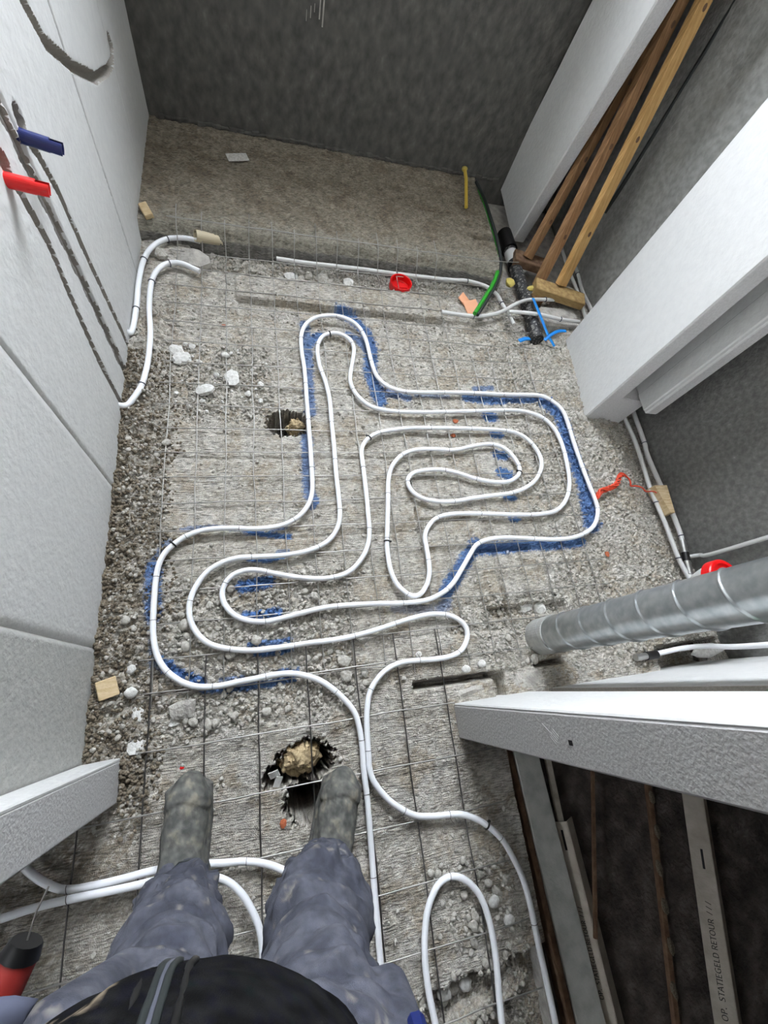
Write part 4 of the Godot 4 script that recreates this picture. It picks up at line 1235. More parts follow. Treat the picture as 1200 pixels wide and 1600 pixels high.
func build_duct() -> void:
	var R := 0.0615
	var H := 2.60
	var seg := 56
	var rows := 900
	var pitch := 0.116
	var st := SurfaceTool.new()
	st.begin(Mesh.PRIMITIVE_TRIANGLES)
	st.set_smooth_group(0)
	for i in rows:
		var y := H * i / (rows - 1)
		for k in seg + 1:
			var th := TAU * k / seg
			var ph := fposmod(y / pitch + th / TAU + 0.30, 1.0)
			var d := (ph - 0.5) * pitch
			var r := R + 0.0036 * exp(-pow(d / 0.0034, 4.0)) - 0.0006 * exp(-pow((absf(d) - 0.006) / 0.002, 2.0))
			st.add_vertex(Vector3(cos(th) * r, y, sin(th) * r))
	for i in rows - 1:
		for k in seg:
			var a := i * (seg + 1) + k
			for q in [a, a + 1, a + seg + 1, a + 1, a + seg + 2, a + seg + 1]:
				st.add_index(q)
	st.generate_normals()
	var t := thing("spiral_duct", "galvanised spiral ventilation duct standing upright beside the partition", "duct", Vector3(1.306, 0.0, 1.769))
	part(t, "duct_body", st.commit(), mats["zinc"])
	part(t, "dusty_collar", lathe([Vector2(0.058, -0.012), Vector2(0.0642, -0.012), Vector2(0.0648, 0.0), Vector2(0.0648, 0.095), Vector2(0.0636, 0.099), Vector2(0.061, 0.099)], 48), mats["dusty_zinc"])

func build_fittings() -> void:
	tap_stub(0.640, 0.765, mats["blue_plastic"], "dark blue notched plug sticking out of the left wall", Vector3(-0.078, 0.742, 0.640))
	tap_stub(0.800, 0.770, mats["red_plastic"], "bright red notched plug sticking out of the left wall", Vector3(-0.082, 0.748, 0.790))
	# corrugated conduit in the middle channel
	var p := PackedVector3Array()
	for k in 160:
		p.append(Vector3(-0.1735, 0.0 + 0.97 * k / 159.0, 0.670 + 0.02 * smoothstep(0.65, 1.0, 0.97 * k / 159.0)))
	var cond := thing("wall_conduit", "grey mortared conduit in the middle channel of the left wall", "conduit")
	part(cond, "tube", tube(p, 0.0165, 12), mats["chase_fill"])
	for y in [0.70, 0.62, 0.53, 0.45, 0.37, 0.29, 0.21, 0.13]:
		part(cond, "mortar_dab", rock(int(y * 100), 0.0), mats["chase_fill"], Vector3(-0.171, y, 0.674)).scale = Vector3(0.030, 0.085, 0.042)
	# grey bodies added to darken the two narrow channels
	for q in [[0, "grey filling added in the narrow wall channel below the blue plug"], [2, "grey filling added in the narrow wall channel below the red plug"]]:
		var tp := thing("channel_filling", q[1], "mortar")
		var cl := []
		for v in CHASES[q[0]][0]:
			if v.y < 0.76:
				cl.append(Vector3(-0.168, v.y, v.x))
		part(tp, "filling", tube(smooth(cl, 0.02), 0.0092, 10), mats["chase_fill"])
	for q in [[0.612, 0.785, "brown filling added in the round hole of the blue plug"], [0.772, 0.79, "brown filling added in the round hole of the red plug"]]:
		one("hole_filling", rock(71, 0.0), mats["chase_fill"], q[2], "mortar", "", Vector3(-0.196, q[1], q[0])).scale = Vector3(0.03, 0.075, 0.05)  # bodies added so the round holes look darker inside
	# black drain pipe with sockets
	var bp := thing("drain_pipe", "black plastic drain pipe with white paint splashes lying in the slab", "pipe", Vector3(1.730, -0.006, 0.0))
	part(bp, "tube", tube(PackedVector3Array([Vector3(0, 0.0, -0.46), Vector3(0, 0, -0.2), Vector3(0.0, 0, 0.1), Vector3(-0.006, -0.006, 0.31)]), 0.0345, 22), mats["spattered_black_pipe"])
	part(bp, "socket", tube(PackedVector3Array([Vector3(0, 0.0, -0.48), Vector3(0, 0.002, -0.35)]), 0.041, 22), mats["black_plastic"])
	part(bp, "socket_lip", tube(PackedVector3Array([Vector3(0, 0.0, -0.365), Vector3(0, 0.0, -0.34)]), 0.044, 22), mats["black_plastic"])
	part(bp, "pale_band", tube(PackedVector3Array([Vector3(0, 0.0, -0.32), Vector3(0, 0.0, -0.245)]), 0.0353, 22), mats["grey_white_pipe"])
	part(bp, "socket_lip", tube(PackedVector3Array([Vector3(0, 0.0, -0.225), Vector3(0, 0.0, -0.205)]), 0.040, 22), mats["black_plastic"])
	# cable pair: dark above, green sleeve below, and a yellow stub of tube
	var cp := []
	for i in range(0, CABLE.size(), 2):
		var k := float(i) / CABLE.size()
		cp.append(Vector3(CABLE[i], lerpf(0.10, 0.05, k), CABLE[i + 1]))
	var cb := thing("floor_cable", "dark cable with a green sleeve running from the back corner", "cable")
	var cs := smooth(cp, 0.02)
	part(cb, "dark_cable", tube(cs, 0.009, 8), mats["dark_cable"])
	var gs := PackedVector3Array()
	var ds := PackedVector3Array()
	for i in cs.size():
		if i > cs.size() * 0.66:
			gs.append(cs[i] + Vector3(-0.018, 0.006, 0.0))
	part(cb, "green_sleeve", tube(gs, 0.0105, 8), mats["green_cable"])
	for i in cs.size():
		if i < cs.size() * 0.66 and i > 2:
			ds.append(cs[i] + Vector3(-0.006, -0.010, -0.004))
	part(cb, "green_wire", tube(ds, 0.0035, 6), mats["green_cable"])
	var ys := thing("yellow_tube", "short yellow plastic tube standing at the back wall on the ledge", "tube")
	part(ys, "stub", tube(PackedVector3Array([Vector3(1.475, 0.135, -0.755), Vector3(1.478, 0.12, -0.70), Vector3(1.453, 0.085, -0.51)]), 0.0095, 10), mats["yellow_tube"])
	part(ys, "foam_knob", rock(31, 0.0), mats["yellow_wool"], Vector3(1.474, 0.135, -0.762)).scale = Vector3(0.035, 0.04, 0.03)
	# peach coloured pit with foil beside the green cable
	var st := begin()
	add_box(st, Vector3(0.085, 0.006, 0.12), Vector3.ZERO, 0.002, Basis.from_euler(Vector3(0.25, 0.35, 0.0)))
	add_box(st, Vector3(0.05, 0.006, 0.06), Vector3(-0.045, 0.012, -0.06), 0.002, Basis.from_euler(Vector3(0.4, 0.9, 0.1)))
	one("foil_scrap", done(st), mats["peach_foil"], "peach coloured scrap in the pit beside the green cable", "scrap", "", Vector3(1.385, 0.004, 0.17))
	# red round caps
	var rc := thing("red_cap", "round red plastic cap lying open in the trench by the ledge", "cap", Vector3(1.012, -0.012, 0.045))
	part(rc, "cup", lathe([Vector2(0.001, 0.003), Vector2(0.045, 0.003), Vector2(0.048, 0.006), Vector2(0.050, 0.036), Vector2(0.0535, 0.038), Vector2(0.0555, 0.036), Vector2(0.054, 0.0), Vector2(0.001, -0.002)], 40), mats["red_plastic"])
	part(rc, "rib", box(Vector3(0.085, 0.003, 0.004), 0.001), mats["red_plastic"], Vector3(0, 0.005, 0))
	var rl := thing("red_cap", "red lid on a pale drain elbow behind the spiral duct", "cap", Vector3(1.868, -0.02, 1.664))
	part(rl, "drain_elbow", tube(smooth([Vector3(0, 0.315, 0), Vector3(0.01, 0.26, 0.012), Vector3(0.05, 0.21, 0.045), Vector3(0.13, 0.19, 0.08), Vector3(0.27, 0.19, 0.10)], 0.012), 0.056, 24), mats["grey_white_pipe"])
	part(rl, "lid", lathe([Vector2(0.060, 0.308), Vector2(0.0645, 0.310), Vector2(0.0645, 0.342), Vector2(0.061, 0.346), Vector2(0.050, 0.346), Vector2(0.049, 0.338), Vector2(0.0, 0.338)], 40), mats["red_plastic"])
	# pipes in the gap between duct and partition
	pipe_thing("white pipe bending upwards in the gap behind the spiral duct", [Vector3(1.76, 0.03, 1.885), Vector3(1.80, 0.035, 1.883), Vector3(1.86, 0.06, 1.878), Vector3(1.90, 0.13, 1.880), Vector3(1.905, 0.3, 1.895), Vector3(1.905, 0.9, 1.90)], 0.0095, mats["white_pipe"])
	var jt := thing("pipe_joint", "short metal and black pipe joint in the gap below the duct", "fitting", Vector3(1.72, 0.03, 1.887))
	part(jt, "metal_sleeve", tube(PackedVector3Array([Vector3(-0.055, 0, 0), Vector3(-0.005, 0, 0)]), 0.0125, 16), mats["fitting_metal"])
	part(jt, "black_body", tube(PackedVector3Array([Vector3(-0.005, 0, 0), Vector3(0.045, 0.0, 0)]), 0.0155, 16), mats["black_plastic"])
	one("foam_lump", rock(8, 0.0), mats["pale_stone"], "white foam lump behind the pipe joint below the duct", "foam", "", Vector3(1.98, 0.06, 1.90)).scale = Vector3(0.16, 0.07, 0.06)
	var gf := thing("wall_putty", "pale green lump sticking in the channel of the white partition", "putty", Vector3(1.258, 0.815, 1.955))
	part(gf, "lump", rock(17, 0.0), mats["green_foam"]).scale = Vector3(0.085, 0.085, 0.06)
	# blue packing straps near the drain pipe
	var s1 := thing("blue_strap", "bright blue plastic strap twisted beside the black drain pipe", "strap")
	part(s1, "band", tube(smooth([Vector3(1.715, 0.062, 0.10), Vector3(1.735, 0.05, 0.20), Vector3(1.757, 0.035, 0.31), Vector3(1.788, 0.02, 0.375)], 0.01), 0.009, 6, -1.0, 0.2), mats["blue_strap"])
	var s2 := thing("blue_strap", "bright blue plastic strap pointing to the white panel", "strap")
	part(s2, "band", tube(smooth([Vector3(1.735, 0.025, 0.345), Vector3(1.77, 0.038, 0.32), Vector3(1.82, 0.045, 0.295), Vector3(1.868, 0.045, 0.29)], 0.01), 0.009, 6, -1.0, 0.2), mats["blue_strap"])
	var s3 := thing("blue_strap", "darker blue strap end under the drain pipe", "strap")
	part(s3, "band", tube(smooth([Vector3(1.585, 0.022, 0.36), Vector3(1.62, 0.024, 0.345), Vector3(1.66, 0.014, 0.33)], 0.01), 0.012, 6, -1.0, 0.2), mats["blue_strap"])
	# orange plastic strip
	var og := thing("orange_strip", "torn orange plastic strip on the coarse concrete", "plastic strip")
	var op := []
	for q in ORANGE:
		op.append(Vector3(q[0], q[2], q[1]))
	var os := smooth(op, 0.008)
	for k in 4:
		var pp := PackedVector3Array()
		for i in os.size():
			if k == 0 or i < os.size() * 0.6:
				pp.append(os[i] + Vector3(0.007 * sin(i * 0.9 + k * 2.0), 0.004 + 0.005 * sin(i * 0.7 + k), 0.007 * cos(i * 0.8 + k * 1.7)))
		part(og, "strand", tube(pp, 0.0055, 5, 0.003), mats["orange_plastic"])
	# beige broken tube on the left
	var bt := thing("broken_tube", "broken beige plastic tube stub on the rubble near the ledge", "tube", Vector3(0.105, 0.055, -0.055))
	var ring := lathe([Vector2(0.020, 0.0), Vector2(0.024, 0.0), Vector2(0.021, 0.13), Vector2(0.017, 0.13), Vector2(0.020, 0.0)], 20)
	part(bt, "stub", ring, mats["beige_plastic"], Vector3(-0.03, 0.0, 0.0), Basis(Vector3(0.42, 0.80, 0.43), Vector3(0.86, -0.30, -0.30), Vector3(-0.11, 0.5, -0.85)).orthonormalized())

# ---------------------------------------------------------------- stored boards and blocks
func build_stores() -> void:
	# tall white panels standing at the right
	var d := Vector3(-0.066, 0, 0.502).normalized()
	var b := Basis(Vector3.UP, atan2(d.x, d.z))
	var p1 := thing("wall_panel", "wide white cellular concrete panel standing upright at the right", "panel", Vector3(1.9035, -0.01, 0.5515), "")
	part(p1, "board", box(Vector3(0.075, 2.3, 0.503), 0.004), mats["aac"], Vector3(0.0, 1.15, 0.0), b)
	part(p1, "sawn_edge", box(Vector3(0.066, 2.28, 0.006), 0.002), mats["aac_cut"], Vector3(-0.033, 1.15, 0.2495), b)
	var p2 := thing("wall_panel", "white grooved panel behind the wide one, raised on a block", "panel", Vector3(2.045, 0.172, 0.64))
	part(p2, "board", box(Vector3(0.06, 2.2, 0.49), 0.004), mats["aac"], Vector3(0, 1.1, 0), Basis(Vector3.UP, -0.06))
	part(p2, "sawn_edge", box(Vector3(0.052, 2.18, 0.006), 0.002), mats["aac_cut"], Vector3(-0.0145, 1.1, 0.2445), Basis(Vector3.UP, -0.06))
	part(p2, "tongue", box(Vector3(0.012, 2.2, 0.09), 0.005), mats["aac"], Vector3(-0.040, 1.1, 0.185), Basis(Vector3.UP, -0.06))
	var bl := thing("support_block", "small white block on the floor under the grooved panel", "block", Vector3(1.955, 0.0, 0.762))
	part(bl, "block", box(Vector3(0.19, 0.168, 0.085), 0.004), mats["aac_cut"], Vector3(0, 0.084, 0), Basis.from_euler(Vector3(0.0, -0.12, -0.06)))
	var p3 := thing("wall_panel", "narrow white panel leaning in the back right corner", "panel", Vector3(1.81, 0.005, -0.59))
	part(p3, "board", box(Vector3(0.075, 2.2, 0.43), 0.005), mats["aac"], Vector3(0, 1.10, 0.055), Basis.from_euler(Vector3(0.10, 0.0, 0.0)))
	part(p3, "sawn_edge", box(Vector3(0.066, 2.18, 0.006), 0.002), mats["aac_cut"], Vector3(0.0, 1.081, 0.2668), Basis.from_euler(Vector3(0.10, 0.0, 0.0)))
	# battens leaning into the corner
	var studs := [
		[Vector3(1.775, 0.055, -0.215), Vector3(2.035, 0.95, -0.63), "old_timber", 0.042, "dark wooden batten nearest the narrow white panel, leaning in the corner"],
		[Vector3(1.808, 0.02, -0.045), Vector3(1.975, 0.985, -0.485), "old_timber", 0.050, "brown wooden batten between the other two battens, leaning in the corner"],
		[Vector3(1.905, 0.078, -0.002), Vector3(2.0, 1.023, -0.39), "timber", 0.052, "bright yellow wooden batten leaning in the corner, on the wood block"]]
	for s in studs:
		var dir: Vector3 = (s[1] - s[0]).normalized()
		var L: float = 1.2 if s[3] < 0.045 else 1.6
		var X := dir.cross(Vector3(0, 0, 1)).normalized()
		var Z := X.cross(dir).normalized()
		var o := thing("wooden_batten", s[4], "batten", s[0], "battens leaning in the back right corner")
		part(o, "batten", box(Vector3(s[3], L, 0.038), 0.002), mats[s[2]], dir * L / 2.0, Basis(X, dir, Z))
		for q in [0.22, 0.55, 0.9]:
			var kn := begin()
			var at: Vector3 = dir * (q * L * 0.7) + Z * 0.0192 + X * 0.005
			for k in 10:
				var a := TAU * k / 10.0
				var e := TAU * (k + 1) / 10.0
				tri_out(kn, at + Z * 0.0006, at + X * cos(a) * 0.008 + dir * sin(a) * 0.012, at + X * cos(e) * 0.008 + dir * sin(e) * 0.012, at - Z)
			part(o, "knot", done(kn), mats["brown_board"])
	var w1 := thing("wood_block", "short rough plank under the brightest batten", "wood", Vector3(1.90, 0.0, 0.035))
	part(w1, "plank", box(Vector3(0.29, 0.045, 0.085), 0.004), mats["plywood_edge"], Vector3(0, 0.052, 0), Basis(Vector3.UP, -0.28))
	part(w1, "support", box(Vector3(0.07, 0.06, 0.05), 0.003), mats["old_timber"], Vector3(-0.11, 0.0, 0.0), Basis(Vector3.UP, 0.3))
	var w2 := thing("wood_block", "short brown plank under the darkest batten", "wood", Vector3(1.80, 0.0, -0.215))
	part(w2, "plank", box(Vector3(0.19, 0.045, 0.09), 0.004), mats["brown_board"], Vector3(0, 0.03, 0), Basis(Vector3.UP, -0.25))
	one("yellow_wool", rock(44, 0.9), mats["yellow_wool"], "yellow wool tuft beside the drain pipe", "wool", "", Vector3(1.77, 0.03, -0.01)).scale = Vector3(0.08, 0.04, 0.05)
	one("yellow_wool", rock(45, 0.9), mats["yellow_wool"], "yellow wool tuft between green cable and drain pipe", "wool", "", Vector3(1.62, 0.04, -0.02)).scale = Vector3(0.06, 0.05, 0.08)
	# concrete block by the wall under the pipes
	one("concrete_block", box(Vector3(0.22, 0.07, 0.13), 0.01), mats["cast_concrete"], "flat concrete block under the white pipes behind the drain pipe", "block", "", Vector3(1.90, -0.02, 0.155))
	# dark tube set along a dark groove of the right wall
	var ht := thing("groove_tube", "dark tube along a groove down the grey right wall", "cable")
	part(ht, "cable", tube(smooth([Vector3(2.12, 0.30, -0.30), Vector3(2.125, 0.55, -0.32), Vector3(2.13, 1.05, -0.385), Vector3(2.13, 1.9, -0.5)], 0.03), 0.012, 8), mats["dark_cable"])
	# wedge between the pipes on the right
	var wd := thing("wood_wedge", "pale wooden wedge pushed between the pipes on the right wall", "wedge", Vector3(2.075, 0.005, 1.245))
	var ws := begin()
	var q := [Vector3(-0.035, 0, -0.06), Vector3(0.035, 0, -0.06), Vector3(0.02, 0, 0.075), Vector3(-0.005, 0, 0.075)]
	var ctr := Vector3(0, 0.02, 0)
	for i in 4:
		var a: Vector3 = q[i]
		var c: Vector3 = q[(i + 1) % 4]
		quad_out(ws, a, c, c + Vector3(0, 0.05, 0), a + Vector3(0, 0.05, 0), ctr)
	quad_out(ws, q[0], q[1], q[2], q[3], ctr)
	quad_out(ws, q[0] + Vector3(0, 0.05, 0), q[1] + Vector3(0, 0.05, 0), q[2] + Vector3(0, 0.05, 0), q[3] + Vector3(0, 0.05, 0), ctr)
	part(wd, "wedge", done(ws), mats["pale_wood"])
	# boards and profiles on the low floor behind the partition
	var pl := thing("floor_board", "long grey painted board with a brown edge lying behind the partition", "board", Vector3(1.16, -0.07, 2.62))
	part(pl, "face", box(Vector3(0.088, 0.012, 1.1), 0.002), mats["painted_board"], Vector3(0.010, 0.045, 0), Basis(Vector3.UP, 0.03))
	part(pl, "brown_edge", box(Vector3(0.018, 0.05, 1.1), 0.002), mats["brown_board"], Vector3(-0.048, 0.025, 0), Basis(Vector3.UP, 0.03))
	part(pl, "core", box(Vector3(0.084, 0.038, 1.09), 0.002), mats["brown_board"], Vector3(0.008, 0.019, 0), Basis(Vector3.UP, 0.03))
	profile("corner profile with black print lying next to the grey board", Vector3(1.249, -0.025, 2.345), Vector3(1.262, -0.025, 3.05), 0.048, 1.0, true)
	profile("corner profile with black print lying farthest from the doorway", Vector3(1.81, -0.022, 2.36), Vector3(1.63, -0.022, 3.05), 0.062, 1.0, false)
	var sl := thing("timber_offcut", "thin wooden slat lying across the printed profile", "slat", Vector3(1.318, -0.012, 2.42))
	var sd := Vector3(1.25 - 1.385, 0, 2.625 - 2.22).normalized()
	part(sl, "slat", box(Vector3(0.012, 0.008, 0.46), 0.001), mats["brown_board"], Vector3(0, 0, 0), Basis(Vector3.UP, atan2(sd.x, sd.z)))
	var s2 := thing("rough_strip", "narrow strip crusted with mortar on the dark floor", "strip", Vector3(1.54, -0.062, 2.66))
	var s2d := Vector3(-0.14, 0, 0.55).normalized()
	part(s2, "strip", box(Vector3(0.022, 0.016, 0.9), 0.003), mats["brown_board"], Vector3(0, 0, 0), Basis(Vector3.UP, atan2(s2d.x, s2d.z)))
	for k in 9:
		part(s2, "mortar_crust", rock(60 + k, 0.5), mats["earth"], s2d * (-0.42 + 0.1 * k) + Vector3(0.004 * (k % 3), 0.008, 0)).scale = Vector3(0.026, 0.014, 0.06)
	var s3 := thing("floor_lath", "pale lath running from the partition to the printed profile", "lath", Vector3(1.243, -0.045, 2.20))
	part(s3, "lath", box(Vector3(0.022, 0.012, 0.34), 0.002), mats["cardboard_profile"], Vector3(0, 0, 0), Basis(Vector3.UP, -0.03))

func profile(label: String, a: Vector3, b: Vector3, w: float, s: float, torn: bool) -> void:
	# a folded corner strip lying ridge up
	var t := thing("corner_profile", label, "corner profile", a)
	var dir := (b - a)
	var L := dir.length()
	dir = dir.normalized()
	var X := Vector3.UP.cross(dir).normalized()
	var th := 0.004
	for side in [-1.0, 1.0]:
		var down: Vector3 = (X * side - Vector3.UP * 0.72).normalized()
		var st := begin()
		var n: Vector3 = (X * side * 0.72 + Vector3.UP).normalized()
		var z0 := 0.0
		if torn and side > 0.0:
			z0 = 0.0
		var at: Vector3 = dir * (L / 2.0) + down * (w / 2.0)
		add_box(st, Vector3(w, th, L), at, 0.001, Basis(down, n, down.cross(n)))
		part(t, "flange", done(st), mats["cardboard_profile"])
	# lettering runs up the left flange
	var down2 := (-X - Vector3.UP * 0.72).normalized()
	if X.x < 0.0:
		down2 = (X - Vector3.UP * 0.72).normalized()
	var n2 := (Vector3.UP + (down2 - Vector3.UP * down2.y).normalized() * 0.72).normalized()
	var tm := TextMesh.new()
	var f := SystemFont.new()
	f.font_names = PackedStringArray(["Droid Sans"])
	tm.font = f
	tm.text = "OP.  STATIEGELD RETOUR  / / /"
	tm.font_size = 32
	tm.pixel_size = 0.021 / 32.0 if not torn else 0.016 / 32.0
	tm.depth = 0.0006
	tm.horizontal_alignment = HORIZONTAL_ALIGNMENT_LEFT
	var along := 0.60 if not torn else 0.44
	var o := part(t, "printed_lettering", tm, mats["ink"], dir * along + down2 * (w * 0.5) + n2 * (th / 2.0 + 0.0004), Basis(-dir, n2.cross(-dir).normalized(), n2))
	o.name = "printed_lettering"
	var bar := begin()
	add_box(bar, Vector3(0.055, 0.007, 0.0006), Vector3.ZERO, 0.0002)
	part(t, "printed_bar", done(bar), mats["ink"], dir * (0.20 if not torn else 0.05) + down2 * (w * 0.45) + n2 * (th / 2.0 + 0.0004), Basis(-dir, n2.cross(-dir).normalized(), n2))

# ---------------------------------------------------------------- rubble
func put_stone(mesh: ArrayMesh, m: Material, x: float, z: float, s: float, called: String, label: String, category: String, group := "", flat := 1.0) -> MeshInstance3D:
	var o := one(called, mesh, m, label, category, group)
	var y := ground(x, z) if z > -0.085 else 0.07
	o.transform = Transform3D(Basis.from_euler(Vector3(rng.randf_range(-0.25, 0.25), rng.randf() * TAU, rng.randf_range(-0.25, 0.25))).scaled_local(Vector3(s, s * 0.75 * flat, s)), Vector3(x, maxf(y, -0.04) + s * 0.2 * flat, z))
	return o

func build_rubble() -> void:
	var sharp := []
	var round_ := []
	for k in 10:
		sharp.append(rock(200 + k, 0.95))
		round_.append(rock(300 + k, 0.0))
	# larger stones one by one: zone, number, sizes, material, words
	var zones := [
		[0.02, 0.36, 0.50, 0.84, 50, 0.012, 0.036, "pale_stone", true, "pale rubble chip in the scatter beside the left water pipes", "rubble beside the water pipes"],
		[0.13, 0.66, -0.05, 0.07, 32, 0.022, 0.055, "stone", true, "grey rubble stone in the trench along the ledge", "rubble in the trench"],
		[0.66, 1.15, -0.03, 0.06, 12, 0.014, 0.03, "stone", true, "small rubble stone in the trench near the red cap", "rubble near the red cap"],
		[0.06, 0.58, 1.48, 1.90, 60, 0.014, 0.040, "stone", false, "round grey stone in the gravel between the lower left pipe loops", "gravel between the lower left loops"],
		[-0.12, 0.04, 0.95, 1.93, 22, 0.016, 0.036, "stone", false, "stone in the brown sand along the left wall", "stones along the left wall"],
		[0.95, 1.42, 1.63, 1.72, 14, 0.016, 0.034, "stone", true, "rubble stone in the broken slot left of the duct", "rubble left of the duct"],
		[1.05, 1.26, 1.75, 1.85, 10, 0.014, 0.032, "stone", false, "stone heaped at the foot of the duct", "stones at the foot of the duct"],
		[0.52, 0.76, 1.78, 1.90, 9, 0.018, 0.040, "stone", true, "broken concrete lump where the two pipes meet", "lumps where the pipes meet"],
		[0.76, 1.02, 2.36, 2.62, 36, 0.017, 0.034, "stone", false, "round pebble lying between the hall pipe arch and the partition", "pebbles by the hall pipe arch"],
		[0.62, 1.03, 2.64, 2.90, 22, 0.016, 0.040, "stone", false, "round pebble in the hollow past the broken slab edge", "pebbles past the slab edge"]]
	for q in zones:
		for k in q[4]:
			var x := rng.randf_range(q[0], q[1])
			var z := rng.randf_range(q[2], q[3])
			var s: float = lerpf(q[5], q[6], pow(rng.randf(), 2.2))
			if hole(x, z) < 0.15:
				continue
			put_stone((sharp if q[8] else round_)[rng.randi() % 10], mats[q[7]], x, z, s, "rubble_stone", q[9], "stone", q[10])
	# single pieces that stand out
	for q in SINGLES:
		var o := put_stone((sharp if q[4] else round_)[rng.randi() % 10], mats[q[3]], q[0], q[1], q[2], q[5], q[6], q[7], "", q[8])
		o.rotation.y = q[9]
	# fine gravel that nobody could count
	var mm := MultiMesh.new()
	mm.transform_format = MultiMesh.TRANSFORM_3D
	mm.use_colors = true
	mm.mesh = sharp[3]
	var places := []
	var tries := 0
	while places.size() < 15000 and tries < 300000:
		tries += 1
		var x := rng.randf_range(-0.14, 2.1)
		var z := rng.randf_range(-0.06, 2.95)
		if x > 1.04 and z > 1.93 or x > 1.85 and z < 0.8:
			continue
		var gr := gravelly(x, z)
		var dens := 0.10 + 0.75 * gr
		if x > 1.42 and z < 1.95:
			dens = 0.6
		if rng.randf() > dens or hole(x, z) < 0.05:
			continue
		var s := lerpf(0.004, 0.017, pow(rng.randf(), 3.0))
		if x > 1.42:
			s *= 1.15
		places.append(Transform3D(Basis.from_euler(Vector3(rng.randf() * 6.0, rng.randf() * 6.0, rng.randf() * 6.0)).scaled_local(Vector3.ONE * s), Vector3(x, ground(x, z) + s * 0.15, z)))
	for q in [[0.02, 0.60, 1.46, 1.92, 2600], [0.04, 0.38, 0.50, 0.86, 900], [0.12, 1.5, -0.06, 0.07, 1100], [0.95, 1.44, 1.60, 1.73, 400], [0.70, 1.03, 2.64, 2.92, 500], [0.80, 1.02, 2.36, 2.62, 350], [1.04, 1.30, 1.74, 1.86, 300]]:
		for k in q[4]:
			var x := rng.randf_range(q[0], q[1])
			var z := rng.randf_range(q[2], q[3])
			if hole(x, z) < 0.05 or rng.randf() > 0.45 + 1.2 * nz.get_noise_2d(x * 12.0, z * 12.0 + 8.0) + 0.3:
				continue
			var s := lerpf(0.006, 0.021, pow(rng.randf(), 2.2))
			places.append(Transform3D(Basis.from_euler(Vector3(rng.randf() * 6.0, rng.randf() * 6.0, rng.randf() * 6.0)).scaled_local(Vector3(s, s * 0.8, s)), Vector3(x, ground(x, z) + s * 0.18, z)))
	mm.instance_count = places.size()
	for i in places.size():
		mm.set_instance_transform(i, places[i])
		var po: Vector3 = places[i].origin
		mm.set_instance_color(i, Color.WHITE.lerp(Color(0.09, 0.33, 1.0), 0.9 * paint_amount(po.x, po.z)))
	var gm := MultiMeshInstance3D.new()
	gm.name = "loose_gravel"
	gm.multimesh = mm
	gm.material_override = mats["gravel_stone"]
	add_child(gm)
	tag(gm, "fine loose gravel and grit scattered over the concrete floor", "gravel")
	gm.set_meta("kind", "stuff")
	# crumbly brown earth along the left wall
	var me := MultiMesh.new()
	me.transform_format = MultiMesh.TRANSFORM_3D
	me.mesh = round_[2]
	var pe := []
	while pe.size() < 4200:
		var z := rng.randf_range(0.55, 2.25)
		var x := -0.15 + pow(rng.randf(), 2.2) * (0.19 + 0.09 * nz.get_noise_2d(3.0, z * 10.0))
		if z > 1.94:
			x = -0.06 + pow(rng.randf(), 2.0) * 0.10
			if rng.randf() < smoothstep(1.98, 2.16, z):
				continue
		var s := lerpf(0.004, 0.015, pow(rng.randf(), 2.0))
		pe.append(Transform3D(Basis.from_euler(Vector3(rng.randf() * 6.0, rng.randf() * 6.0, rng.randf() * 6.0)).scaled_local(Vector3.ONE * s), Vector3(x, ground(x, z) + s * 0.2, z)))
	me.instance_count = pe.size()
	for i in pe.size():
		me.set_instance_transform(i, pe[i])
	var em := MultiMeshInstance3D.new()
	em.name = "crumbly_earth"
	em.multimesh = me
	em.material_override = mats["earth"]
	add_child(em)
	tag(em, "crumbly brown sand and mortar lying along the left wall", "sand")
	em.set_meta("kind", "stuff")
	# clumps in the two holes
	var lump := func(called: String, label: String, c: Vector3, r: Vector3, sd: int) -> void:
		var f := FastNoiseLite.new()
		f.seed = sd
		f.frequency = 28.0
		f.fractal_octaves = 3
		var fld := func(p: Vector3) -> float:
			var q := (p - c) / r
			return (q.length() - 1.0) * r.y + 0.016 * f.get_noise_3dv(p) + 0.009 * f.get_noise_3dv(p * 2.6)
		one(called, nets(fld, c - r * 1.35, c + r * 1.35, 0.0045), mats["mortar_yellow"], label, "mortar")
	lump.call("mortar_clump", "crumbly yellow mortar clump in the hole between the boots", Vector3(0.412, -0.045, 2.025), Vector3(0.062, 0.05, 0.045), 3)
	lump.call("mortar_clump", "small yellowish clump in the hole beside the left pipe loop", Vector3(0.462, -0.055, 0.848), Vector3(0.036, 0.045, 0.028), 5)
	# curled cardboard flaps at the hole between the boots
	for q in [[0.335, 2.055, 0.4], [0.345, 2.075, 1.3], [0.362, 2.105, 2.0]]:
		var st := begin()
		add_box(st, Vector3(0.03, 0.003, 0.022), Vector3.ZERO, 0.001, Basis.from_euler(Vector3(0.5, q[2], 0.3)))
		one("cardboard_flap", done(st), mats["pale_stone"], "small pale torn flap at the edge of the hole between the boots", "flap", "torn flaps at the hole", Vector3(q[0], -0.008, q[1]))
	# strip of cast concrete beside the slot near the partition
	var blk := thing("concrete_strip", "weathered concrete strip between the duct and the partition", "concrete", Vector3(1.30, -0.03, 1.905))
	part(blk, "strip", box(Vector3(0.36, 0.06, 0.06), 0.008), mats["cast_concrete"], Vector3(0, 0, 0), Basis(Vector3.UP, 0.02))
	var bk2 := thing("concrete_strip", "broken rough concrete piece at the tip of the partition", "concrete", Vector3(0.98, -0.028, 1.912))
	part(bk2, "strip", rock(91, 0.8), mats["cast_concrete"]).scale = Vector3(0.24, 0.085, 0.075)
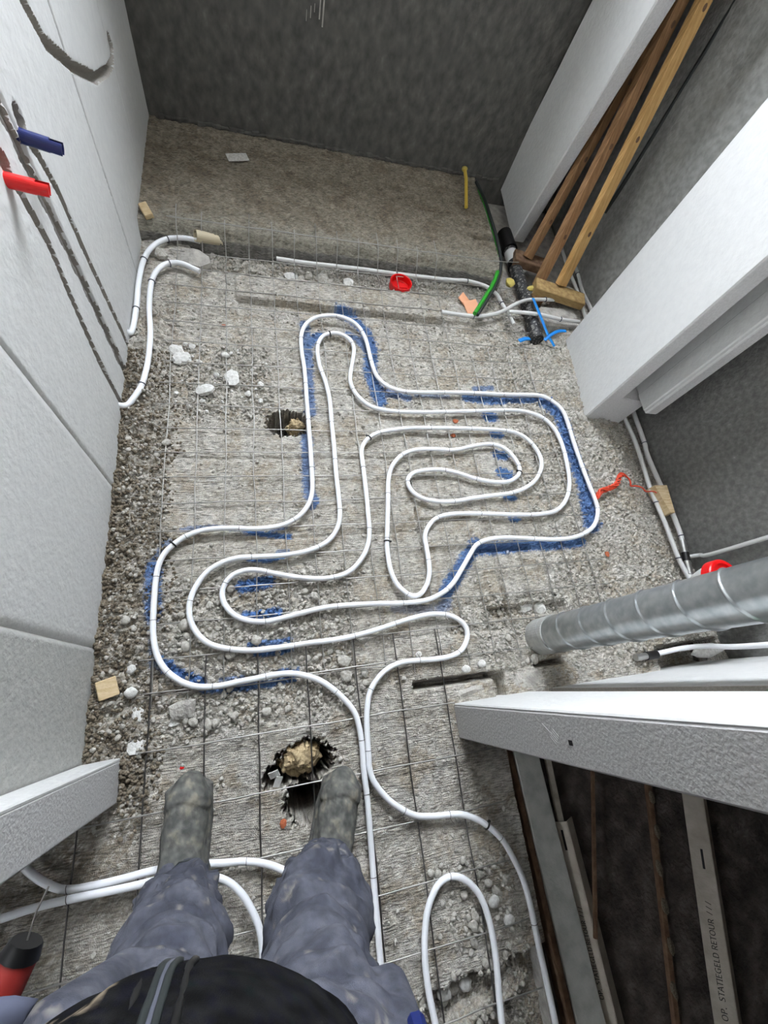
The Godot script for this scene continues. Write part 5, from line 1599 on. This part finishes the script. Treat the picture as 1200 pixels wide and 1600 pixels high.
	# wood chips
	one("wood_chip", box(Vector3(0.05, 0.012, 0.052), 0.002), mats["pale_wood"], "square pale wood chip at the foot of the left wall", "wood chip", "", Vector3(-0.105, 0.035, 1.765)).rotation = Vector3(0.15, 0.25, -0.2)
	one("wood_chip", box(Vector3(0.035, 0.05, 0.06), 0.003), mats["pale_wood"], "small wood block in the corner of left wall and ledge", "wood chip", "", Vector3(-0.115, 0.075, -0.13)).rotation = Vector3(0.3, 0.5, 0.2)
	one("paper_scrap", box(Vector3(0.10, 0.003, 0.055), 0.001), mats["pale_stone"], "white paper scrap lying on the ledge", "scrap", "", Vector3(0.255, 0.083, -0.60)).rotation = Vector3(0, 0.3, 0.02)

# ---------------------------------------------------------------- the person
func boot(parent: Node3D, at: Vector3, turn: float, mirror: float) -> void:
	var f := FastNoiseLite.new()
	f.seed = 8
	f.frequency = 14.0
	var fld := func(p: Vector3) -> float:
		# toe towards -z, heel at +z; sole at y 0
		var x := p.x * mirror
		var q := Vector3(x, p.y, p.z)
		var d := cap(q, Vector3(0.006, 0.050, -0.068), Vector3(0.0, 0.056, 0.05), 0.053, 0.041)
		d = smin(d, cap(q, Vector3(0.0, 0.078, -0.015), Vector3(0.0, 0.105, 0.09), 0.038, 0.047), 0.05)
		d = smin(d, cap(q, Vector3(0.0, 0.09, 0.09), Vector3(0.0, 0.30, 0.105), 0.056, 0.066), 0.05)
		d = smin(d, cap(q, Vector3(0.010, 0.044, -0.122), Vector3(0.007, 0.047, -0.10), 0.034, 0.044), 0.04)
		# wide flat sole
		var s := maxf(maxf(absf(x - 0.004) - 0.058 + 0.09 * maxf(0.0, p.z + 0.03) + 0.25 * maxf(0.0, p.z - 0.0) * 0.1 + 1.4 * maxf(0.0, -p.z - 0.115), absf(p.z + 0.005) - 0.158), absf(p.y - 0.013) - 0.013)
		d = smin(d, s, 0.012)
		d += 0.004 * f.get_noise_3dv(p) + 0.0045 * sin((p.y * 1.4 - p.z * 0.8) * 75.0 + 3.0 * f.get_noise_3dv(p * 0.5)) * smoothstep(0.05, 0.12, p.y) * smoothstep(-0.06, 0.04, p.z)
		# welt groove round the toe cap
		d += 0.0045 * exp(-pow((p.z + 0.088 - x * x * 9.0) / 0.006, 2.0)) * smoothstep(0.03, 0.05, p.y)
		return maxf(d, -p.y)
	var tint := func(p: Vector3) -> Color:
		var n := f.get_noise_3dv(p * 1.6 + Vector3(5, 5, 5))
		var n2 := f.get_noise_3dv(p * 5.0)
		var c := Color(0.105, 0.108, 0.100).lerp(Color(0.225, 0.220, 0.195), clampf(0.5 + 1.1 * n + 0.7 * n2, 0.0, 1.0))
		c = c.lerp(Color(0.33, 0.30, 0.235), 0.7 * smoothstep(0.2, 0.42, n + 0.35 * n2))
		if p.y < 0.027:
			c = Color(0.10, 0.10, 0.095).lerp(Color(0.22, 0.21, 0.19), clampf(0.4 + n2, 0.0, 1.0))
		return c
	var o := part(parent, "boot", nets(fld, Vector3(-0.10, -0.006, -0.19), Vector3(0.10, 0.33, 0.19), 0.0058, tint), mats["muddy_boot"], at, Basis(Vector3.UP, turn))
	o.name = "boot"

func build_person() -> void:
	var who := thing("person", "person in dark blue work trousers, black fleece and muddy grey boots standing in the doorway", "person", Vector3(0.28, 0.0, 2.2))
	var O := Vector3(0.28, 0.0, 2.2)
	boot(who, Vector3(0.113, 0.022, 2.155) - O, 0.02, 1.0)
	boot(who, Vector3(0.487, 0.022, 2.205) - O, -0.38, -1.0)
	var f := FastNoiseLite.new()
	f.seed = 21
	f.frequency = 5.0
	f.fractal_octaves = 2
	# joints, world coordinates
	var hipL := Vector3(0.200, 0.93, 2.225)
	var hipR := Vector3(0.366, 0.93, 2.235)
	var knL := Vector3(0.165, 0.50, 2.205)
	var knR := Vector3(0.405, 0.50, 2.215)
	var anL := Vector3(0.122, 0.13, 2.262)
	var anR := Vector3(0.440, 0.13, 2.282)
	var trousers := func(p: Vector3) -> float:
		var d := cap(p, hipL, knL, 0.084, 0.070)
		d = smin(d, cap(p, knL, anL + Vector3(0, 0.06, -0.01), 0.072, 0.082), 0.06)
		var e := cap(p, hipR, knR, 0.080, 0.072)
		e = smin(e, cap(p, knR, anR + Vector3(0, 0.06, -0.01), 0.074, 0.086), 0.06)
		d = smin(d, e, 0.03)
		d = smin(d, cap(p, Vector3(0.22, 1.0, 2.25), Vector3(0.35, 1.0, 2.255), 0.125, 0.125), 0.06)
		# folds: rings round the shins, slanting pulls on the thighs
		var w := f.get_noise_3dv(p * Vector3(1.2, 2.6, 1.2)) * 0.016 - absf(f.get_noise_3dv(p * Vector3(1.6, 3.4, 1.6) + Vector3(9, 0, 0))) * 0.020 + 0.004
		w += 0.0075 * sin(p.y * 48.0 + 9.0 * f.get_noise_3dv(p * 1.3) + p.x * 26.0) * (1.0 - smoothstep(0.40, 0.62, p.y))
		d += w
		# side pocket flaps
		d = smin(d, cap(p, Vector3(0.142, 0.66, 2.15), Vector3(0.128, 0.85, 2.118), 0.026, 0.042), 0.015)
		d = smin(d, cap(p, Vector3(0.478, 0.72, 2.22), Vector3(0.468, 0.90, 2.24), 0.026, 0.034), 0.02)
		# hem
		var hem := 0.165 + 0.015 * f.get_noise_3dv(Vector3(p.x, 0, p.z) * 2.0)
		d = maxf(d, hem - p.y)
		d = maxf(d, p.y - 1.04)
		return d
	var blue := func(p: Vector3) -> Color:
		var n := f.get_noise_3dv(p * 3.0)
		var n2 := f.get_noise_3dv(p * 14.0)
		var c := Color(0.052, 0.056, 0.078).lerp(Color(0.118, 0.122, 0.150), clampf(0.45 + 0.9 * n + 0.45 * n2, 0.0, 1.0))
		var mud := smoothstep(0.50, 0.62, f.get_noise_3dv(p * Vector3(7.0, 4.0, 7.0) + Vector3(31, 0, 0)) + 0.2 * n2)
		return c.lerp(Color(0.36, 0.33, 0.28), 0.5 * mud)
	var tm := part(who, "trousers", nets(trousers, Vector3(0.0, 0.12, 2.05), Vector3(0.58, 1.06, 2.42), 0.0070, blue), mats["workwear_blue"], -O)
	# stitched hems and seams
	for q in [anL + Vector3(0, 0.062, -0.008), anR + Vector3(0, 0.062, -0.008)]:
		var ring := PackedVector3Array()
		for k in 33:
			var dir := Vector3(cos(TAU * k / 32.0), 0.0, sin(TAU * k / 32.0))
			var lo := 0.0
			var hi := 0.14
			for it in 16:
				var md := (lo + hi) / 2.0
				if trousers.call(q + dir * md) < 0.0:
					lo = md
				else:
					hi = md
			ring.append(q + dir * (hi + 0.0008))
		part(tm, "hem_seam", tube(ring, 0.0022, 5), mats["dark_cable"])
	# things in the pockets
	var pk := thing("pocket_item", "blue and red tool end showing in the right trouser pocket", "tool", Vector3(0.482, 0.86, 2.215))
	part(pk, "blue_case", box(Vector3(0.020, 0.10, 0.04), 0.005), mats["blue_plastic"], Vector3(0.0, 0, 0), Basis(Vector3.BACK, 0.1))
	part(pk, "red_stripe", box(Vector3(0.022, 0.03, 0.016), 0.002), mats["red_plastic"], Vector3(0.0, 0.03, -0.015), Basis(Vector3.BACK, 0.1))
	# black fleece jacket: belly, chest and sleeves
	var sL := Vector3(0.10, 1.40, 2.29)
	var sR := Vector3(0.46, 1.40, 2.29)
	var eL := Vector3(0.015, 1.13, 2.22)
	var eR := Vector3(0.565, 1.13, 2.22)
	var hL := Vector3(0.235, 1.455, 1.915)
	var hR := Vector3(0.445, 1.505, 1.94)
	var torso := func(p: Vector3) -> float:
		var q := (p - Vector3(0.240, 1.01, 2.222)) / Vector3(0.205, 0.19, 0.196)
		var d := (q.length() - 1.0) * 0.16
		q = (p - Vector3(0.28, 1.28, 2.29)) / Vector3(0.19, 0.24, 0.125)
		d = smin(d, (q.length() - 1.0) * 0.12, 0.08)
		return d
	var jacket := func(p: Vector3) -> float:
		var d: float = torso.call(p)
		d = smin(d, cap(p, sL, eL, 0.068, 0.058), 0.05)
		d = smin(d, cap(p, sR, eR, 0.068, 0.058), 0.05)
		d = smin(d, cap(p, eL, hL.lerp(eL, 0.22), 0.058, 0.045), 0.03)
		d = smin(d, cap(p, eR, hR.lerp(eR, 0.22), 0.058, 0.045), 0.03)
		d = smin(d, cap(p, Vector3(0.28, 1.42, 2.29), Vector3(0.28, 1.50, 2.285), 0.075, 0.062), 0.04)
		d += 0.005 * f.get_noise_3dv(p * Vector3(2.0, 3.0, 2.0))
		return maxf(d, 0.92 - p.y)
	var black := func(p: Vector3) -> Color:
		var n := f.get_noise_3dv(p * 8.0)
		var c := Color(0.0085, 0.0087, 0.010).lerp(Color(0.017, 0.017, 0.018), clampf(0.5 + n, 0.0, 1.0))
		# dried mud streaks on the left of the zip
		var m := 0.0
		var at := Vector2(p.x, p.y)
		for s in [[0.200, 1.0, 0.211, 0.962, 0.0040], [0.211, 0.962, 0.220, 0.938, 0.0055], [0.206, 0.985, 0.214, 0.955, 0.0028], [0.178, 0.925, 0.196, 0.922, 0.0040], [0.162, 0.985, 0.166, 0.968, 0.0035], [0.186, 0.990, 0.190, 0.986, 0.0045], [0.150, 0.93, 0.158, 0.945, 0.003], [0.222, 0.96, 0.225, 0.95, 0.003]]:
			var dd := at.distance_to(Geometry2D.get_closest_point_to_segment(at, Vector2(s[0], s[1]), Vector2(s[2], s[3])))
			m = maxf(m, 1.0 - smoothstep(s[4] * 0.6, s[4] * 1.3, dd + 0.003 * f.get_noise_3dv(p * 40.0)))
		if p.z > 2.2:
			m = 0.0
		return c.lerp(Color(0.32, 0.26, 0.19), 0.85 * m)
	var jk := part(who, "jacket", nets(jacket, Vector3(-0.09, 0.90, 1.90), Vector3(0.66, 1.62, 2.46), 0.0062, black), mats["black_fleece"], -O)
	# zip down the front of the jacket
	var zl := PackedVector3Array()
	for side in [-1.0, 0.0, 1.0]:
		var zp := PackedVector3Array()
		for k in 26:
			var y := lerpf(0.94, 1.40, k / 25.0)
			var x: float = 0.251 + 0.02 * (y - 1.0) + side * 0.0042
			var lo := 1.9
			var hi := 2.3
			for it in 18:
				var md := (lo + hi) / 2.0
				if jacket.call(Vector3(x, y, md)) > 0.0:
					lo = md
				else:
					hi = md
			zp.append(Vector3(x, y, lo - 0.0005))
		if side == 0.0:
			zl = zp
			part(jk, "zip_teeth", tube(zp, 0.0026, 6), mats["grey_plastic"])
		else:
			part(jk, "zip_tape", tube(zp, 0.0034, 6), mats["dark_cable"])
	for side in [-1.0, 1.0]:
		var fp := PackedVector3Array()
		for q in zl:
			fp.append(q + Vector3(side * 0.017, 0, 0.003))
		part(jk, "zip_flap_seam", tube(fp, 0.0035, 6), mats["black_plastic"])
	# the body inside the clothes: one continuous skin surface, head and hands uncovered
	var body := func(p: Vector3) -> float:
		var d: float = torso.call(p) + 0.045
		d = smin(d, cap(p, sL, eL, 0.05, 0.042), 0.04)
		d = smin(d, cap(p, sR, eR, 0.05, 0.042), 0.04)
		d = smin(d, cap(p, eL, hL, 0.042, 0.030), 0.03)
		d = smin(d, cap(p, eR, hR, 0.042, 0.030), 0.03)
		d = smin(d, cap(p, hipL, knL, 0.060, 0.045), 0.05)
		d = smin(d, cap(p, hipR, knR, 0.060, 0.045), 0.05)
		d = smin(d, cap(p, knL, anL, 0.055, 0.038), 0.04)
		d = smin(d, cap(p, knR, anR, 0.055, 0.038), 0.04)
		d = smin(d, cap(p, Vector3(0.25, 0.98, 2.25), Vector3(0.32, 0.98, 2.25), 0.075, 0.075), 0.06)
		# neck and head, bowed towards the floor
		d = smin(d, cap(p, Vector3(0.28, 1.42, 2.29), Vector3(0.283, 1.58, 2.255), 0.056, 0.054), 0.03)
		var q := (p - Vector3(0.286, 1.67, 2.235)) / Vector3(0.077, 0.115, 0.096)
		d = smin(d, (q.length() - 1.0) * 0.085, 0.03)
		d = smin(d, cap(p, Vector3(0.287, 1.60, 2.175), Vector3(0.287, 1.595, 2.20), 0.035, 0.045), 0.03)
		d = smin(d, cap(p, Vector3(0.288, 1.655, 2.142), Vector3(0.288, 1.632, 2.128), 0.010, 0.013), 0.012)
		for s in [-1.0, 1.0]:
			d = smin(d, cap(p, Vector3(0.286 + s * 0.079, 1.675, 2.25), Vector3(0.286 + s * 0.083, 1.645, 2.245), 0.013, 0.010), 0.01)
			d = maxf(d, 0.013 - p.distance_to(Vector3(0.287 + s * 0.031, 1.668, 2.147)))
		# hands: palm, four fingers and a thumb each
		for h in [[hL, 1.0], [hR, -1.0]]:
			var c: Vector3 = h[0]
			if p.distance_to(c) > 0.16:
				continue
			var w: float = h[1]
			d = smin(d, cap(p, c, c + Vector3(w * 0.020, 0.055, -0.02), 0.027, 0.030), 0.02)
			for k in 4:
				var root := c + Vector3(w * 0.02, 0.045 + 0.005 * k, -0.045 + 0.021 * k)
				var mid := root + Vector3(w * 0.028, 0.030, -0.004)
				var tip := mid + Vector3(w * (0.020 - 0.002 * absf(k - 1.5)), -0.006 + 0.004 * k, -0.006)
				d = smin(d, minf(cap(p, root, mid, 0.0095, 0.009), cap(p, mid, tip, 0.009, 0.0078)), 0.006)
			var tr := c + Vector3(w * 0.012, 0.010, -0.028)
			d = smin(d, minf(cap(p, tr, tr + Vector3(w * 0.026, 0.012, -0.010), 0.011, 0.010), cap(p, tr + Vector3(w * 0.026, 0.012, -0.010), tr + Vector3(w * 0.046, 0.028, -0.006), 0.010, 0.008)), 0.008)
		return d
	part(who, "body", nets(body, Vector3(-0.05, 0.06, 1.84), Vector3(0.62, 1.80, 2.44), 0.010), mats["skin"], -O)
	for s in [-1.0, 1.0]:
		var eye := part(who, "eye", rock(2, 0.0), mats["pale_stone"], Vector3(0.287 + s * 0.031, 1.667, 2.150) - O)
		eye.scale = Vector3(0.024, 0.018, 0.016)
		part(who, "pupil", rock(2, 0.0), mats["ink"], Vector3(0.287 + s * 0.031, 1.666, 2.1425) - O).scale = Vector3(0.010, 0.012, 0.006)
		part(who, "eyebrow", box(Vector3(0.030, 0.006, 0.006), 0.002), mats["hair"], Vector3(0.287 + s * 0.031, 1.690, 2.1425) - O)
	part(who, "mouth", box(Vector3(0.046, 0.007, 0.008), 0.003), mats["red_rubber"], Vector3(0.287, 1.594, 2.142) - O)
	var hair := func(p: Vector3) -> float:
		var q := (p - Vector3(0.286, 1.682, 2.245)) / Vector3(0.084, 0.117, 0.102)
		var d := (q.length() - 1.0) * 0.088 + 0.004 * f.get_noise_3dv(p * 9.0)
		return maxf(d, maxf(1.665 - p.y + (p.z - 2.24) * -0.9, 2.165 - p.z))
	part(who, "hair", nets(hair, Vector3(0.18, 1.55, 2.12), Vector3(0.39, 1.82, 2.38), 0.008), mats["hair"], -O)
	# tool handle sticking out of the left holster pocket
	var tl := thing("tool_handle", "red tool handle with a black rubber end at the left hip", "tool", Vector3(0.090, 0.866, 2.058))
	var ax := Vector3(0.016, 0.002, -0.036)
	part(tl, "red_grip", tube(smooth([-ax * 2.2, -ax, Vector3.ZERO, ax * 0.72], 0.008), 0.0175, 14, 0.0165), mats["red_rubber"])
	part(tl, "rubber_end", tube(smooth([ax * 0.70, ax * 0.8, ax * 0.95, ax * 1.0], 0.004), 0.0178, 14, 0.0135), mats["black_plastic"])
	part(tl, "holster_flap", rock(6, 0.0), mats["plain_denim"], Vector3(0.004, 0.020, 0.016), Basis.from_euler(Vector3(0.2, 0.5, 0.0)).scaled_local(Vector3(0.06, 0.03, 0.055)))
	part(tl, "steel_hook", tube(PackedVector3Array([ax * 1.0, ax * 1.0 + Vector3(0.006, 0.004, -0.022), ax * 1.0 + Vector3(0.014, 0.004, -0.040)]), 0.0009, 5), mats["wire"])
